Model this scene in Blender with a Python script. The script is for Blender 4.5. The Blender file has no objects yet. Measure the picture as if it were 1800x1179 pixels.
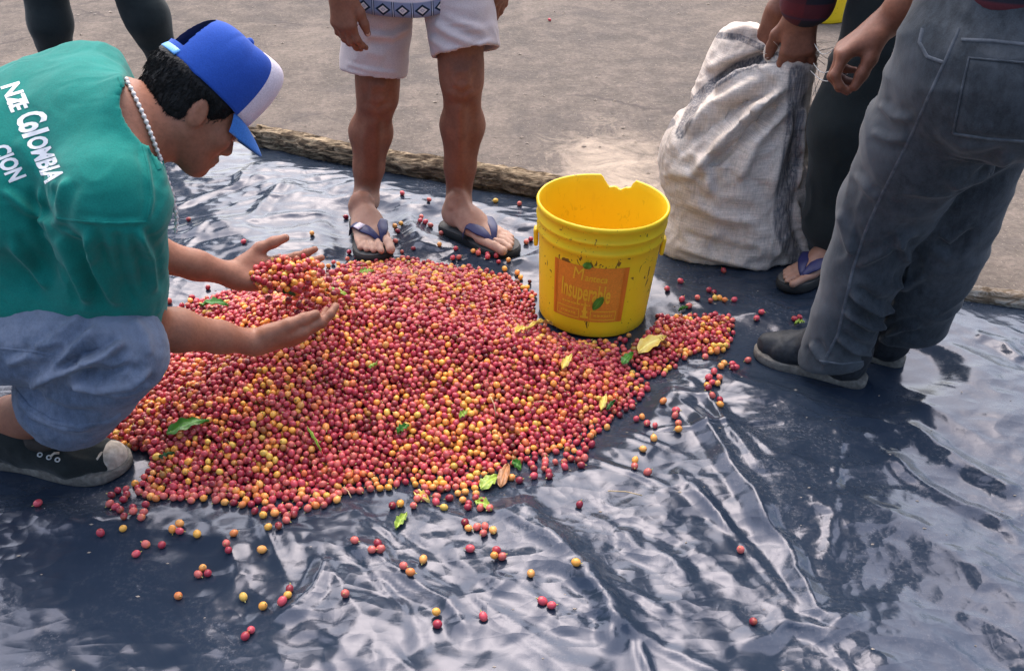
import bpy, bmesh, math, random
import numpy as np
from mathutils import Vector, Matrix
from mathutils.bvhtree import BVHTree

random.seed(11)
rng = np.random.default_rng(11)
SC = bpy.context.scene
COL = SC.collection

# ------------------------------------------------------------------ camera
CAM_H, PITCH, FPX = 1.32, math.radians(33.0), 1750.0
cam_data = bpy.data.cameras.new("camera")
cam_data.sensor_width = 36.0
cam_data.lens = 35.0
cam_data.clip_end = 500.0
cam_data.clip_start = 0.05
cam = bpy.data.objects.new("camera", cam_data)
cam.location = (0, 0, CAM_H)
cam.rotation_euler = (math.pi / 2 - PITCH, 0, 0)
COL.objects.link(cam)
SC.camera = cam

# ------------------------------------------------------------------ sky, sun, exposure
SUN_EL, SUN_AZ = math.radians(57), math.radians(-6)      # azimuth measured from +Y towards +X
world = bpy.data.worlds.new("World")
SC.world = world
world.use_nodes = True
wn = world.node_tree
bg = wn.nodes["Background"]
sky = wn.nodes.new("ShaderNodeTexSky")
sky.sky_type = 'NISHITA'
sky.sun_disc = False
sky.sun_elevation = SUN_EL
sky.sun_rotation = SUN_AZ
sky.air_density = 1.0
sky.dust_density = 5.0
sky.ozone_density = 1.0
wn.links.new(sky.outputs[0], bg.inputs[0])
bg.inputs[1].default_value = 0.15
sun_data = bpy.data.lights.new("sun", 'SUN')
sun_data.energy = 1.5
sun_data.angle = math.radians(105)
sun_data.color = (1.0, 0.975, 0.97)
sun = bpy.data.objects.new("sun", sun_data)
sd = Vector((math.sin(SUN_AZ) * math.cos(SUN_EL), math.cos(SUN_AZ) * math.cos(SUN_EL), math.sin(SUN_EL)))
sun.rotation_euler = sd.to_track_quat('Z', 'Y').to_euler()
sun.location = sd * 20
COL.objects.link(sun)
SC.view_settings.view_transform = 'Standard'
SC.view_settings.look = 'None'
SC.view_settings.exposure = 1.18
SC.view_settings.gamma = 1.0

# ------------------------------------------------------------------ placing helpers (photo pixel -> point of the place)
SP, CP = math.sin(PITCH), math.cos(PITCH)
FV, UV_, RV = np.array([0, CP, -SP]), np.array([0, SP, CP]), np.array([1.0, 0, 0])
CAMP = np.array([0, 0, CAM_H])
def V(*a): return np.array(a, dtype=float)
def ray(px, py): return FV + RV * ((px - 900) / FPX) + UV_ * ((589.5 - py) / FPX)
def P(px, py, d): return CAMP + ray(px, py) * d
def G(px, py, z=0.0):
    r = ray(px, py); return CAMP + r * ((z - CAM_H) / r[2])
def PY(px, py, Y):
    r = ray(px, py); return CAMP + r * (Y / r[1])
def pix(v):
    q = v - CAMP
    d = q @ FV
    return np.stack([900 + FPX * (q @ RV) / d, 589.5 - FPX * (q @ UV_) / d], -1)
def cdir(x, y, d):          # camera-basis direction (right, up, away) to the world
    v = RV * x + UV_ * y + FV * d
    return v / np.linalg.norm(v)
def nrm(v):
    v = np.asarray(v, float); return v / np.linalg.norm(v)

# ------------------------------------------------------------------ numpy value noise
def _h(ix, iy, iz, s):
    n = (ix * 73856093) ^ (iy * 19349663) ^ (iz * 83492791) ^ (s * 2654435)
    n = n & 0x7fffffff
    n = (n ^ (n >> 13)) * 1274126177 & 0x7fffffff
    n = (n ^ (n >> 16)) * 668265263 & 0x7fffffff
    return (n >> 8 & 0xffff) / 65535.0
def noise(p, s=0):
    p = np.asarray(p, float)
    if p.shape[-1] == 2:
        p = np.concatenate([p, np.zeros(p.shape[:-1] + (1,))], -1)
    i = np.floor(p).astype(np.int64); f = p - i
    f = f * f * f * (f * (f * 6 - 15) + 10)
    r = 0
    for a in (0, 1):
        wx = f[..., 0] if a else 1 - f[..., 0]
        for b in (0, 1):
            wy = f[..., 1] if b else 1 - f[..., 1]
            for c in (0, 1):
                wz = f[..., 2] if c else 1 - f[..., 2]
                r = r + wx * wy * wz * _h(i[..., 0] + a, i[..., 1] + b, i[..., 2] + c, s)
    return r * 2 - 1
def fbm(p, o=3, s=0):
    r, a, t = 0, 1.0, 0
    for k in range(o):
        r = r + a * noise(np.asarray(p) * 2.03 ** k, s + k); t += a; a *= .5
    return r / t
def facet(p, s=0):
    """piecewise-flat noise on a triangle lattice: flat facets meeting at creases, like crumpled film"""
    p = np.asarray(p, float)
    k = (p[:, 0] + p[:, 1]) * .366025; u = p[:, 0] + k; w = p[:, 1] + k
    i = np.floor(u).astype(np.int64); j = np.floor(w).astype(np.int64); a = u - i; b = w - j
    z = np.zeros_like(i)
    h00, h11 = _h(i, j, z, s), _h(i + 1, j + 1, z, s)
    hm = np.where(a > b, _h(i + 1, j, z, s), _h(i, j + 1, z, s))
    hi, lo = np.maximum(a, b), np.minimum(a, b)
    return (1 - hi) * h00 + (hi - lo) * hm + lo * h11
def sstep(a, b, x):
    t = np.clip((x - a) / (b - a), 0, 1); return t * t * (3 - 2 * t)
def polydist(p, poly):
    """distance of points to an open polyline (any dim), and the parameter 0..1 along it"""
    poly = np.asarray(poly, float)
    best = np.full(len(p), 1e9); par = np.zeros(len(p))
    n = len(poly) - 1
    for i in range(n):
        a, b = poly[i], poly[i + 1]
        ab = b - a
        t = np.clip(((p - a) @ ab) / (ab @ ab), 0, 1)
        d = np.linalg.norm(p - a - t[:, None] * ab, axis=1)
        m = d < best
        best[m] = d[m]; par[m] = (i + t[m]) / n
    return best, par

# ------------------------------------------------------------------ objects, tags
ROOT = {}
def tag(o, label=None, cat=None, group=None, kind=None):
    if label: o['label'] = label
    if cat: o['category'] = cat
    if group: o['group'] = group
    if kind: o['kind'] = kind
    return o
def thing(name, loc, label, cat, group=None):
    o = bpy.data.objects.new(name, None)
    o.empty_display_size = .05
    o.location = tuple(loc); COL.objects.link(o)
    ROOT[o] = np.array(loc, float)
    return tag(o, label, cat, group)
def raw_mesh(name, v, faces):
    v = np.asarray(v, float)
    me = bpy.data.meshes.new(name)
    if isinstance(faces, np.ndarray):
        n = faces.shape[1]
        me.vertices.add(len(v)); me.vertices.foreach_set('co', v.astype(np.float32).ravel())
        me.loops.add(faces.size); me.loops.foreach_set('vertex_index', faces.astype(np.int32).ravel())
        me.polygons.add(len(faces))
        me.polygons.foreach_set('loop_start', np.arange(0, faces.size, n, dtype=np.int32))
        me.polygons.foreach_set('loop_total', np.full(len(faces), n, np.int32))
        me.update(calc_edges=True)
    else:
        me.from_pydata([tuple(x) for x in v], [], [tuple(f) for f in faces])
        me.update()
    return me
def mesh_obj(name, v, faces, mat, parent=None, origin=None, smooth=True, attrs=None):
    base = ROOT[parent] if parent is not None else (np.array(origin, float) if origin is not None else np.zeros(3))
    me = raw_mesh(name, np.asarray(v, float) - base, faces)
    if smooth: me.polygons.foreach_set('use_smooth', np.ones(len(me.polygons), bool))
    if attrs:
        for k, a in attrs.items():
            a = np.asarray(a, np.float32)
            if a.ndim == 1:
                t = me.attributes.new(k, 'FLOAT', 'POINT'); t.data.foreach_set('value', a)
            else:
                t = me.attributes.new(k, 'FLOAT_COLOR', 'POINT'); t.data.foreach_set('color', a.ravel())
    if mat: me.materials.append(mat)
    o = bpy.data.objects.new(name, me); COL.objects.link(o)
    ROOT[o] = base
    if parent is not None: o.parent = parent
    else: o.location = tuple(base)
    return o
class MB:
    """collects simple shapes into one mesh"""
    def __init__(s): s.v, s.f = [], []
    def add(s, v, f):
        n = len(s.v); s.v += [tuple(x) for x in v]; s.f += [tuple(i + n for i in q) for q in f]
    def tube(s, pts, rad, seg=8, caps=True):
        pts = [np.array(p, float) for p in pts]
        if not hasattr(rad, '__len__'): rad = [rad] * len(pts)
        n = len(pts); rings = []
        ref = V(0, 0, 1)
        for i, p in enumerate(pts):
            t = nrm(pts[min(i + 1, n - 1)] - pts[max(i - 1, 0)])
            if abs(t @ ref) > .95: ref = V(1, 0, 0)
            a = nrm(np.cross(t, ref)); b = np.cross(t, a); ref = -np.cross(t, a) if False else ref
            rings.append([p + rad[i] * (a * math.cos(2 * math.pi * k / seg) + b * math.sin(2 * math.pi * k / seg)) for k in range(seg)])
        v = [q for r in rings for q in r]; f = []
        for i in range(n - 1):
            for k in range(seg):
                f.append((i * seg + k, i * seg + (k + 1) % seg, (i + 1) * seg + (k + 1) % seg, (i + 1) * seg + k))
        if caps:
            f.append(tuple(range(seg))[::-1]); f.append(tuple((n - 1) * seg + k for k in range(seg)))
        s.add(v, f)
    def sphere(s, c, r, seg=8, rings=5):
        v = [V(*c) + V(0, 0, r)]
        for i in range(1, rings):
            a = math.pi * i / rings
            for k in range(seg):
                b = 2 * math.pi * k / seg
                v.append(V(*c) + r * V(math.sin(a) * math.cos(b), math.sin(a) * math.sin(b), math.cos(a)))
        v.append(V(*c) - V(0, 0, r)); f = []
        for k in range(seg): f.append((0, 1 + k, 1 + (k + 1) % seg))
        for i in range(rings - 2):
            for k in range(seg):
                a = 1 + i * seg
                f.append((a + k, a + seg + k, a + seg + (k + 1) % seg, a + (k + 1) % seg))
        a = 1 + (rings - 2) * seg
        for k in range(seg): f.append((a + k, len(v) - 1, a + (k + 1) % seg))
        s.add(v, f)
    def build(s, name, mat, parent=None, **kw): return mesh_obj(name, s.v, s.f, mat, parent, **kw)

# ------------------------------------------------------------------ materials
def new_mat(name):
    m = bpy.data.materials.new(name); m.use_nodes = True
    nt = m.node_tree
    return m, nt, nt.nodes["Principled BSDF"]
def ND(nt, t, **kw):
    n = nt.nodes.new(t)
    for k, v in kw.items(): setattr(n, k, v)
    return n
def ramp(nt, src, stops, interp='LINEAR'):
    r = ND(nt, 'ShaderNodeValToRGB'); r.color_ramp.interpolation = interp
    e = r.color_ramp.elements
    while len(e) < len(stops): e.new(.5)
    for i, (p, c) in enumerate(stops):
        e[i].position = p
        e[i].color = (c, c, c, 1) if not hasattr(c, '__len__') else (c[0], c[1], c[2], 1)
    nt.links.new(src, r.inputs[0]); return r.outputs[0]
def coords(nt, scale=(1, 1, 1), rot=(0, 0, 0), out='Object'):
    tc = ND(nt, 'ShaderNodeTexCoord'); mp = ND(nt, 'ShaderNodeMapping')
    mp.inputs['Scale'].default_value = scale; mp.inputs['Rotation'].default_value = rot
    nt.links.new(tc.outputs[out], mp.inputs[0]); return mp.outputs[0]
def ntex(nt, vec, scale, detail=4, rough=.55, dist=0):
    n = ND(nt, 'ShaderNodeTexNoise')
    n.inputs['Scale'].default_value = scale; n.inputs['Detail'].default_value = detail
    n.inputs['Roughness'].default_value = rough; n.inputs['Distortion'].default_value = dist
    nt.links.new(vec, n.inputs['Vector']); return n.outputs[0]
def mixc(nt, fac, a, b, mode='MIX'):
    m = ND(nt, 'ShaderNodeMix', data_type='RGBA', blend_type=mode)
    for i, x in ((0, fac), (6, a), (7, b)):
        if isinstance(x, (int, float)): m.inputs[i].default_value = x
        elif isinstance(x, (tuple, list)): m.inputs[i].default_value = (x[0], x[1], x[2], 1)
        else: nt.links.new(x, m.inputs[i])
    return m.outputs[2]
def mth(nt, op, a, b=0.0, c=None):
    m = ND(nt, 'ShaderNodeMath', operation=op)
    for i, x in enumerate((a, b, c)):
        if x is None: continue
        if isinstance(x, (int, float)): m.inputs[i].default_value = x
        else: nt.links.new(x, m.inputs[i])
    return m.outputs[0]
def attr(nt, name):
    a = ND(nt, 'ShaderNodeAttribute'); a.attribute_name = name; return a
def bump(nt, bsdf, h, strength=.3, dist=.002, prev=None):
    b = ND(nt, 'ShaderNodeBump'); b.inputs['Strength'].default_value = strength
    b.inputs['Distance'].default_value = dist
    nt.links.new(h, b.inputs['Height'])
    if prev is not None: nt.links.new(prev, b.inputs['Normal'])
    nt.links.new(b.outputs[0], bsdf.inputs['Normal']); return b.outputs[0]
def simple(name, c0, c1, scale=8, rough=.7, spec=.4, bscale=None, bstr=.3, bdist=.002, fine=None, stretch=(1, 1, 1)):
    m, nt, b = new_mat(name)
    v = coords(nt, stretch)
    col = ramp(nt, ntex(nt, v, scale, 5, .6), [(.3, c0), (.7, c1)])
    if fine:
        col = mixc(nt, fine[1], col, ramp(nt, ntex(nt, v, fine[0], 2, .6), [(.35, .25), (.65, 1.0)]), 'MULTIPLY')
    nt.links.new(col, b.inputs['Base Color'])
    b.inputs['Roughness'].default_value = rough; b.inputs['Specular IOR Level'].default_value = spec
    if bscale: bump(nt, b, ntex(nt, v, bscale, 4, .6), bstr, bdist)
    return m
def cloth(name, c0, c1, weave=900, rough=.9, wear=None, bstr=.35, scale=9, mott=.0):
    """woven fabric: large mottling, fine twill relief, worn patches"""
    m, nt, b = new_mat(name)
    v = coords(nt)
    col = ramp(nt, ntex(nt, v, scale, 6, .65), [(.3, c0), (.7, c1)])
    grain = ntex(nt, v, 420, 2, .7)
    col = mixc(nt, .35, col, ramp(nt, grain, [(.3, .45), (.7, 1.25)]), 'MULTIPLY')
    if mott:
        col = mixc(nt, mott, col, ramp(nt, ntex(nt, coords(nt, (1, 1, .45)), 75, 4, .75), [(.32, .35), (.62, 1.45)]), 'MULTIPLY')
    if wear:
        col = mixc(nt, ramp(nt, ntex(nt, v, wear[1], 5, .7), [(.48, 0.0), (.68, wear[2])]), col, wear[0])
    if wear: col = mixc(nt, attr(nt, 'fade').outputs['Fac'], col, wear[0])
    nt.links.new(col, b.inputs['Base Color'])
    b.inputs['Roughness'].default_value = rough; b.inputs['Specular IOR Level'].default_value = .15
    b.inputs['Sheen Weight'].default_value = .12
    p = bump(nt, b, ntex(nt, v, 30, 4, .6), .25, .004)
    bump(nt, b, grain, bstr, .0008, p)
    return m
def skin(name, c0, c1, rough=.5, scale=14):
    m, nt, b = new_mat(name)
    v = coords(nt)
    col = ramp(nt, ntex(nt, v, scale, 5, .6), [(.3, c0), (.7, c1)])
    col = mixc(nt, .3, col, ramp(nt, ntex(nt, v, 130, 3, .7), [(.35, .5), (.6, 1.1)]), 'MULTIPLY')
    col = mixc(nt, mth(nt, 'MULTIPLY', attr(nt, 'pale_mask').outputs['Fac'], ramp(nt, ntex(nt, v, 30, 4), [(.3, .5), (.6, .9)])), col, (.50, .31, .23))  # mixes in a paler skin tone where the attribute is set
    nt.links.new(col, b.inputs['Base Color'])
    b.inputs['Roughness'].default_value = rough; b.inputs['Specular IOR Level'].default_value = .35
    b.inputs['Subsurface Weight'].default_value = .06
    b.inputs['Subsurface Radius'].default_value = (.01, .004, .002)
    p = bump(nt, b, ntex(nt, v, 60, 3, .6), .18, .004)
    vo = ND(nt, 'ShaderNodeTexVoronoi'); vo.inputs['Scale'].default_value = 420
    nt.links.new(v, vo.inputs['Vector'])
    bump(nt, b, vo.outputs[0], .15, .001, p)
    return m

def mat_ground():
    m, nt, b = new_mat("packed_dirt_slab")
    v = coords(nt)
    big = ntex(nt, v, .9, 6, .62, .6)
    mid = ntex(nt, v, 9, 7, .72)
    fine = ntex(nt, v, 55, 5, .7)
    col = ramp(nt, big, [(.30, (.088, .075, .066)), (.52, (.124, .102, .087)), (.70, (.175, .143, .119))])
    col = mixc(nt, ramp(nt, mid, [(.44, 0.), (.62, .55)]), col, (.215, .172, .145))
    col = mixc(nt, ramp(nt, ntex(nt, v, 2.4, 5, .7, 1.0), [(.50, 0.), (.66, .55)]), col, (.070, .062, .060))
    col = mixc(nt, .75, col, ramp(nt, fine, [(.30, .55), (.62, 1.1)]), 'MULTIPLY')
    spots = ntex(nt, v, 150, 2, .6)
    col = mixc(nt, ramp(nt, spots, [(.66, 0.), (.72, .8)]), col, (.45, .38, .30))
    col = mixc(nt, ramp(nt, spots, [(.28, .75), (.34, 0.)]), col, (.05, .042, .04))
    # pale spilt dust in front of the sack
    st = coords(nt, (1, 1, 1))
    sep = ND(nt, 'ShaderNodeSeparateXYZ'); nt.links.new(st, sep.inputs[0])
    dx = mth(nt, 'SUBTRACT', sep.outputs[0], .33); dy = mth(nt, 'SUBTRACT', sep.outputs[1], 2.95)
    rr = mth(nt, 'SQRT', mth(nt, 'ADD', mth(nt, 'MULTIPLY', mth(nt, 'MULTIPLY', dx, dx), 4.2), mth(nt, 'MULTIPLY', dy, dy)))
    rr = mth(nt, 'ADD', rr, mth(nt, 'MULTIPLY', mth(nt, 'SUBTRACT', ntex(nt, v, 7, 6, .75, .8), .5), 1.5))
    col = mixc(nt, ramp(nt, rr, [(.05, .62), (.52, 0.)]), col, (.50, .40, .31))
    # cracks
    vo = ND(nt, 'ShaderNodeTexVoronoi', feature='DISTANCE_TO_EDGE'); vo.inputs['Scale'].default_value = .75
    wv = ND(nt, 'ShaderNodeVectorMath', operation='ADD'); nn = ND(nt, 'ShaderNodeTexNoise')
    nn.inputs['Scale'].default_value = 4.; nn.inputs['Detail'].default_value = 6
    nt.links.new(v, nn.inputs['Vector'])
    sc_ = ND(nt, 'ShaderNodeVectorMath', operation='SCALE'); sc_.inputs['Scale'].default_value = .35
    nt.links.new(nn.outputs[1], sc_.inputs[0]); nt.links.new(v, wv.inputs[0]); nt.links.new(sc_.outputs[0], wv.inputs[1])
    nt.links.new(wv.outputs[0], vo.inputs['Vector'])
    crack = ramp(nt, vo.outputs[0], [(.003, .7), (.012, 0.)])
    crack = mth(nt, 'MULTIPLY', crack, ramp(nt, ntex(nt, v, .8, 2, .5), [(.50, 0.), (.60, 1.)]))
    col = mixc(nt, crack, col, (.06, .05, .048))
    nt.links.new(col, b.inputs['Base Color'])
    b.inputs['Roughness'].default_value = .92; b.inputs['Specular IOR Level'].default_value = .2
    p = bump(nt, b, mid, .5, .012)
    p = bump(nt, b, fine, .7, .004, p)
    bump(nt, b, spots, .4, .002, p)
    return m
def mat_tarp():
    m, nt, b = new_mat("black_polythene")
    v = coords(nt)
    dust = ntex(nt, v, 3.2, 7, .7, .8)
    fine = ntex(nt, v, 120, 4, .75)
    col = ramp(nt, dust, [(.35, (.016, .025, .042)), (.75, (.026, .038, .058))])
    pale_mask = mth(nt, 'MULTIPLY', ramp(nt, dust, [(.45, 0.), (.75, 1.)]), ramp(nt, fine, [(.48, 0.), (.70, 1.)]))
    col = mixc(nt, mth(nt, 'MULTIPLY', pale_mask, .7), col, (.16, .15, .155))
    # brown patch blended into the sheet colour beside the bucket
    sep = ND(nt, 'ShaderNodeSeparateXYZ'); nt.links.new(v, sep.inputs[0])
    dx = mth(nt, 'SUBTRACT', sep.outputs[0], .30); dy = mth(nt, 'SUBTRACT', sep.outputs[1], 1.84)
    rr = mth(nt, 'SQRT', mth(nt, 'ADD', mth(nt, 'MULTIPLY', dx, dx), mth(nt, 'MULTIPLY', mth(nt, 'MULTIPLY', dy, dy), .55)))
    rr = mth(nt, 'ADD', rr, mth(nt, 'MULTIPLY', mth(nt, 'SUBTRACT', ntex(nt, v, 9, 5, .7), .5), .25))
    col = mixc(nt, ramp(nt, rr, [(.06, .55), (.26, 0.)]), col, (.075, .045, .032))
    nt.links.new(col, b.inputs['Base Color'])
    nt.links.new(ramp(nt, pale_mask, [(0., .18), (1., .55)]), b.inputs['Roughness'])
    b.inputs['IOR'].default_value = 1.52
    b.inputs['Specular Tint'].default_value = (.80, .82, 1.0, 1)
    vs = coords(nt, (1, 2.2, 1), (0, 0, math.radians(35)))
    def crinkle(vec, sc):
        vo = ND(nt, 'ShaderNodeTexVoronoi'); vo.inputs['Scale'].default_value = sc
        vo.inputs['Randomness'].default_value = 1.0
        wob = ND(nt, 'ShaderNodeTexNoise'); wob.inputs['Scale'].default_value = sc * .45; wob.inputs['Detail'].default_value = 2
        nt.links.new(vec, wob.inputs['Vector'])
        sc_ = ND(nt, 'ShaderNodeVectorMath', operation='SCALE'); sc_.inputs['Scale'].default_value = 0.6 / sc
        ad = ND(nt, 'ShaderNodeVectorMath', operation='ADD')
        nt.links.new(wob.outputs[1], sc_.inputs[0]); nt.links.new(vec, ad.inputs[0]); nt.links.new(sc_.outputs[0], ad.inputs[1])
        nt.links.new(ad.outputs[0], vo.inputs['Vector']); return vo.outputs[0]
    where = ramp(nt, ntex(nt, v, 2.6, 3, .6, .6), [(.40, .2), (.62, 1.)])
    p = bump(nt, b, mth(nt, 'MULTIPLY', crinkle(vs, 13), where), .30, .016)
    p = bump(nt, b, mth(nt, 'MULTIPLY', crinkle(v, 42), where), .24, .005, p)
    bump(nt, b, fine, .07, .001, p)
    return m
def mat_cherry():
    m, nt, b = new_mat("coffee_cherry_skin")
    a = attr(nt, 'Col'); v = coords(nt)
    col = mixc(nt, .45, a.outputs[0], ramp(nt, ntex(nt, v, 160, 3, .6), [(.3, .6), (.7, 1.25)]), 'MULTIPLY')
    nt.links.new(col, b.inputs['Base Color'])
    b.inputs['Roughness'].default_value = .27; b.inputs['Specular IOR Level'].default_value = .5
    b.inputs['Subsurface Weight'].default_value = .0
    return m
def mat_leaf(name, c0, c1):
    m, nt, b = new_mat(name)
    v = coords(nt)
    col = ramp(nt, ntex(nt, v, 55, 5, .6), [(.3, c0), (.7, c1)])
    rib = attr(nt, 'rib')
    col = mixc(nt, ramp(nt, rib.outputs['Fac'], [(.04, .5), (.12, 0.)]), col, tuple(min(1, x * 1.9) for x in c1))
    nt.links.new(col, b.inputs['Base Color']); b.inputs['Roughness'].default_value = .42
    bump(nt, b, ntex(nt, v, 200, 3), .3, .001)
    return m
def mat_bucket():
    m, nt, b = new_mat("yellow_pail_plastic")
    v = coords(nt)
    col = ramp(nt, ntex(nt, v, 7, 5, .6), [(.3, (.82, .53, .010)), (.7, (.87, .60, .016))])
    # dried pulp specks, thicker below the band, and thin scuffs
    sep = ND(nt, 'ShaderNodeSeparateXYZ'); nt.links.new(v, sep.inputs[0])
    z = sep.outputs[2]
    band = mth(nt, 'ADD', ramp(nt, mth(nt, 'ABSOLUTE', mth(nt, 'SUBTRACT', z, .205)), [(.0, .5), (.03, 0.)]),
               ramp(nt, mth(nt, 'ABSOLUTE', mth(nt, 'SUBTRACT', z, .27)), [(.0, .25), (.02, 0.)]))
    vs = coords(nt, (1, 1, .55))
    n = ntex(nt, vs, 62, 3, .55, 1.2)
    clump = ramp(nt, ntex(nt, v, 9, 3, .5), [(.48, 0.), (.62, 1.)])
    thr = mth(nt, 'ADD', n, mth(nt, 'MULTIPLY', mth(nt, 'MULTIPLY', band, clump), .30))
    dirt = ramp(nt, thr, [(.665, 0.), (.685, .9)])
    out = mth(nt, 'SUBTRACT', 1.0, mth(nt, 'MULTIPLY', attr(nt, 'inside').outputs['Fac'], .85))
    col = mixc(nt, mth(nt, 'MULTIPLY', dirt, out), col, (.10, .045, .015))
    vs2 = coords(nt, (1, 1, 1))
    col = mixc(nt, mth(nt, 'MULTIPLY', ramp(nt, ntex(nt, vs2, 130, 2, .5), [(.72, 0.), (.735, .8)]), out), col, (.13, .06, .02))
    col = mixc(nt, ramp(nt, ntex(nt, coords(nt, (6, 6, .7)), 14, 4, .6), [(.6, 0.), (.75, .22)]), col, (.60, .36, .03))
    nt.links.new(col, b.inputs['Base Color'])
    b.inputs['Roughness'].default_value = .42; b.inputs['Specular IOR Level'].default_value = .4
    bump(nt, b, ntex(nt, v, 40, 4), .12, .002)
    return m
def mat_sack():
    m, nt, b = new_mat("woven_fibre_sacking")
    v = coords(nt)
    col = ramp(nt, ntex(nt, v, 9, 6, .65), [(.28, (.54, .45, .39)), (.5, (.70, .61, .54)), (.72, (.80, .72, .65))])
    st = attr(nt, 'stripe').outputs['Fac']
    edge = mth(nt, 'ADD', st, mth(nt, 'MULTIPLY', mth(nt, 'SUBTRACT', ntex(nt, coords(nt, (9, 9, 1)), 16, 3), .5), .35))
    f = ramp(nt, edge, [(.72, 1.), (1.06, 0.)])
    col = mixc(nt, mth(nt, 'MULTIPLY', f, ramp(nt, ntex(nt, coords(nt, (9, 9, .5)), 22, 3), [(.35, .45), (.6, .95)])), col, (.115, .122, .145))
    # threads: warp runs up the sack, weft across
    warp = ntex(nt, coords(nt, (9, 9, .3), (0, math.radians(12), 0)), 48, 3, .65)
    weft = ntex(nt, coords(nt, (.3, .3, 9)), 48, 3, .65)
    th = mth(nt, 'MAXIMUM', warp, weft)
    col = mixc(nt, .6, col, ramp(nt, warp, [(.30, .55), (.62, 1.12)]), 'MULTIPLY')
    col = mixc(nt, .55, col, ramp(nt, weft, [(.30, .55), (.62, 1.12)]), 'MULTIPLY')
    grime = ramp(nt, ntex(nt, v, 5, 6, .7, .5), [(.5, 0.), (.7, .5)])
    col = mixc(nt, grime, col, (.20, .15, .12))
    nt.links.new(col, b.inputs['Base Color'])
    b.inputs['Roughness'].default_value = .85; b.inputs['Specular IOR Level'].default_value = .2
    p = bump(nt, b, ntex(nt, v, 22, 4, .6), .35, .01)
    bump(nt, b, th, .55, .003, p)
    return m
def mat_bark(name, dark, mid, light, vs):
    m, nt, b = new_mat(name)
    v = coords(nt, vs)
    n = ntex(nt, v, 9, 7, .7, 1.0)
    n2 = ntex(nt, coords(nt), 35, 5, .7)
    col = ramp(nt, n, [(.34, dark), (.47, mid), (.62, light)])
    col = mixc(nt, .7, col, ramp(nt, n2, [(.3, .45), (.65, 1.15)]), 'MULTIPLY')
    nt.links.new(col, b.inputs['Base Color'])
    b.inputs['Roughness'].default_value = .95; b.inputs['Specular IOR Level'].default_value = .15
    p = bump(nt, b, n, .8, .02); bump(nt, b, n2, .5, .004, p)
    return m
def mat_plaid(name, base, c1, c2, s):
    m, nt, b = new_mat(name)
    v = coords(nt); sep = ND(nt, 'ShaderNodeSeparateXYZ'); nt.links.new(v, sep.inputs[0])
    def band(x, f, w):
        return ramp(nt, mth(nt, 'FRACT', mth(nt, 'MULTIPLY', x, f)), [(w, 1.), (w + .03, 0.)])
    col = mixc(nt, mth(nt, 'MULTIPLY', band(sep.outputs[0], s, .35), .6), base, c1)
    col = mixc(nt, mth(nt, 'MULTIPLY', band(sep.outputs[2], s, .35), .6), col, c1)
    col = mixc(nt, mth(nt, 'MULTIPLY', band(sep.outputs[2], s * 2, .1), .6), col, c2)
    col = mixc(nt, .3, col, ramp(nt, ntex(nt, v, 400, 2), [(.3, .5), (.7, 1.2)]), 'MULTIPLY')
    nt.links.new(col, b.inputs['Base Color']); b.inputs['Roughness'].default_value = .9
    bump(nt, b, ntex(nt, v, 25, 4), .3, .006)
    return m
def mat_print_shirt():
    """printed cotton shirt: blue patterned top, border of diamonds along the hem (flat print; u runs round the body, w up from the hem)"""
    m, nt, b = new_mat("printed_cotton_border")
    u = attr(nt, 'u').outputs['Fac']; w = attr(nt, 'w').outputs['Fac']; v = coords(nt)
    fu = mth(nt, 'FRACT', mth(nt, 'MULTIPLY', u, 24.0))            # .052 m repeats
    cu = mth(nt, 'ABSOLUTE', mth(nt, 'SUBTRACT', fu, .5))
    dw = mth(nt, 'MULTIPLY', mth(nt, 'ABSOLUTE', mth(nt, 'SUBTRACT', w, .017)), 26.0)
    dia = mth(nt, 'ADD', cu, dw)
    blue, dark, pale = (.20, .24, .36), (.012, .025, .045), (.60, .56, .55)
    col = ramp(nt, dia, [(.0, pale), (.10, (.3, .3, .36)), (.15, pale), (.23, pale), (.25, dark), (.38, dark), (.40, blue)], 'LINEAR')
    bar = ramp(nt, cu, [(.432, 0.), (.44, 1.)])
    col = mixc(nt, bar, col, dark)
    col = mixc(nt, ramp(nt, cu, [(.475, 0.), (.48, 1.)]), col, (.45, .48, .58))
    top = ramp(nt, w, [(.0375, 0.), (.0385, 1.)])
    # zigzag line above the border, then a mottled print
    zz = mth(nt, 'ABSOLUTE', mth(nt, 'SUBTRACT', mth(nt, 'FRACT', mth(nt, 'MULTIPLY', u, 110.)), .5))
    zd = mth(nt, 'SUBTRACT', mth(nt, 'MULTIPLY', mth(nt, 'SUBTRACT', w, .043), 60.), zz)
    pr = ramp(nt, ntex(nt, v, 70, 3, .6), [(.42, (.02, .03, .045)), (.5, (.16, .16, .12)), (.6, (.42, .38, .30))], 'LINEAR')
    zcol = ramp(nt, zd, [(.0, (.62, .60, .66)), (.06, dark), (.5, dark), (.55, (.3, .3, .33))], 'LINEAR')
    zcol = mixc(nt, ramp(nt, w, [(.056, 0.), (.058, 1.)]), zcol, pr)
    col = mixc(nt, top, col, zcol)
    col = mixc(nt, .3, col, ramp(nt, ntex(nt, v, 500, 2), [(.3, .55), (.7, 1.2)]), 'MULTIPLY')
    nt.links.new(col, b.inputs['Base Color']); b.inputs['Roughness'].default_value = .9
    b.inputs['Specular IOR Level'].default_value = .15
    bump(nt, b, ntex(nt, v, 22, 4), .3, .006)
    return m

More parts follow.
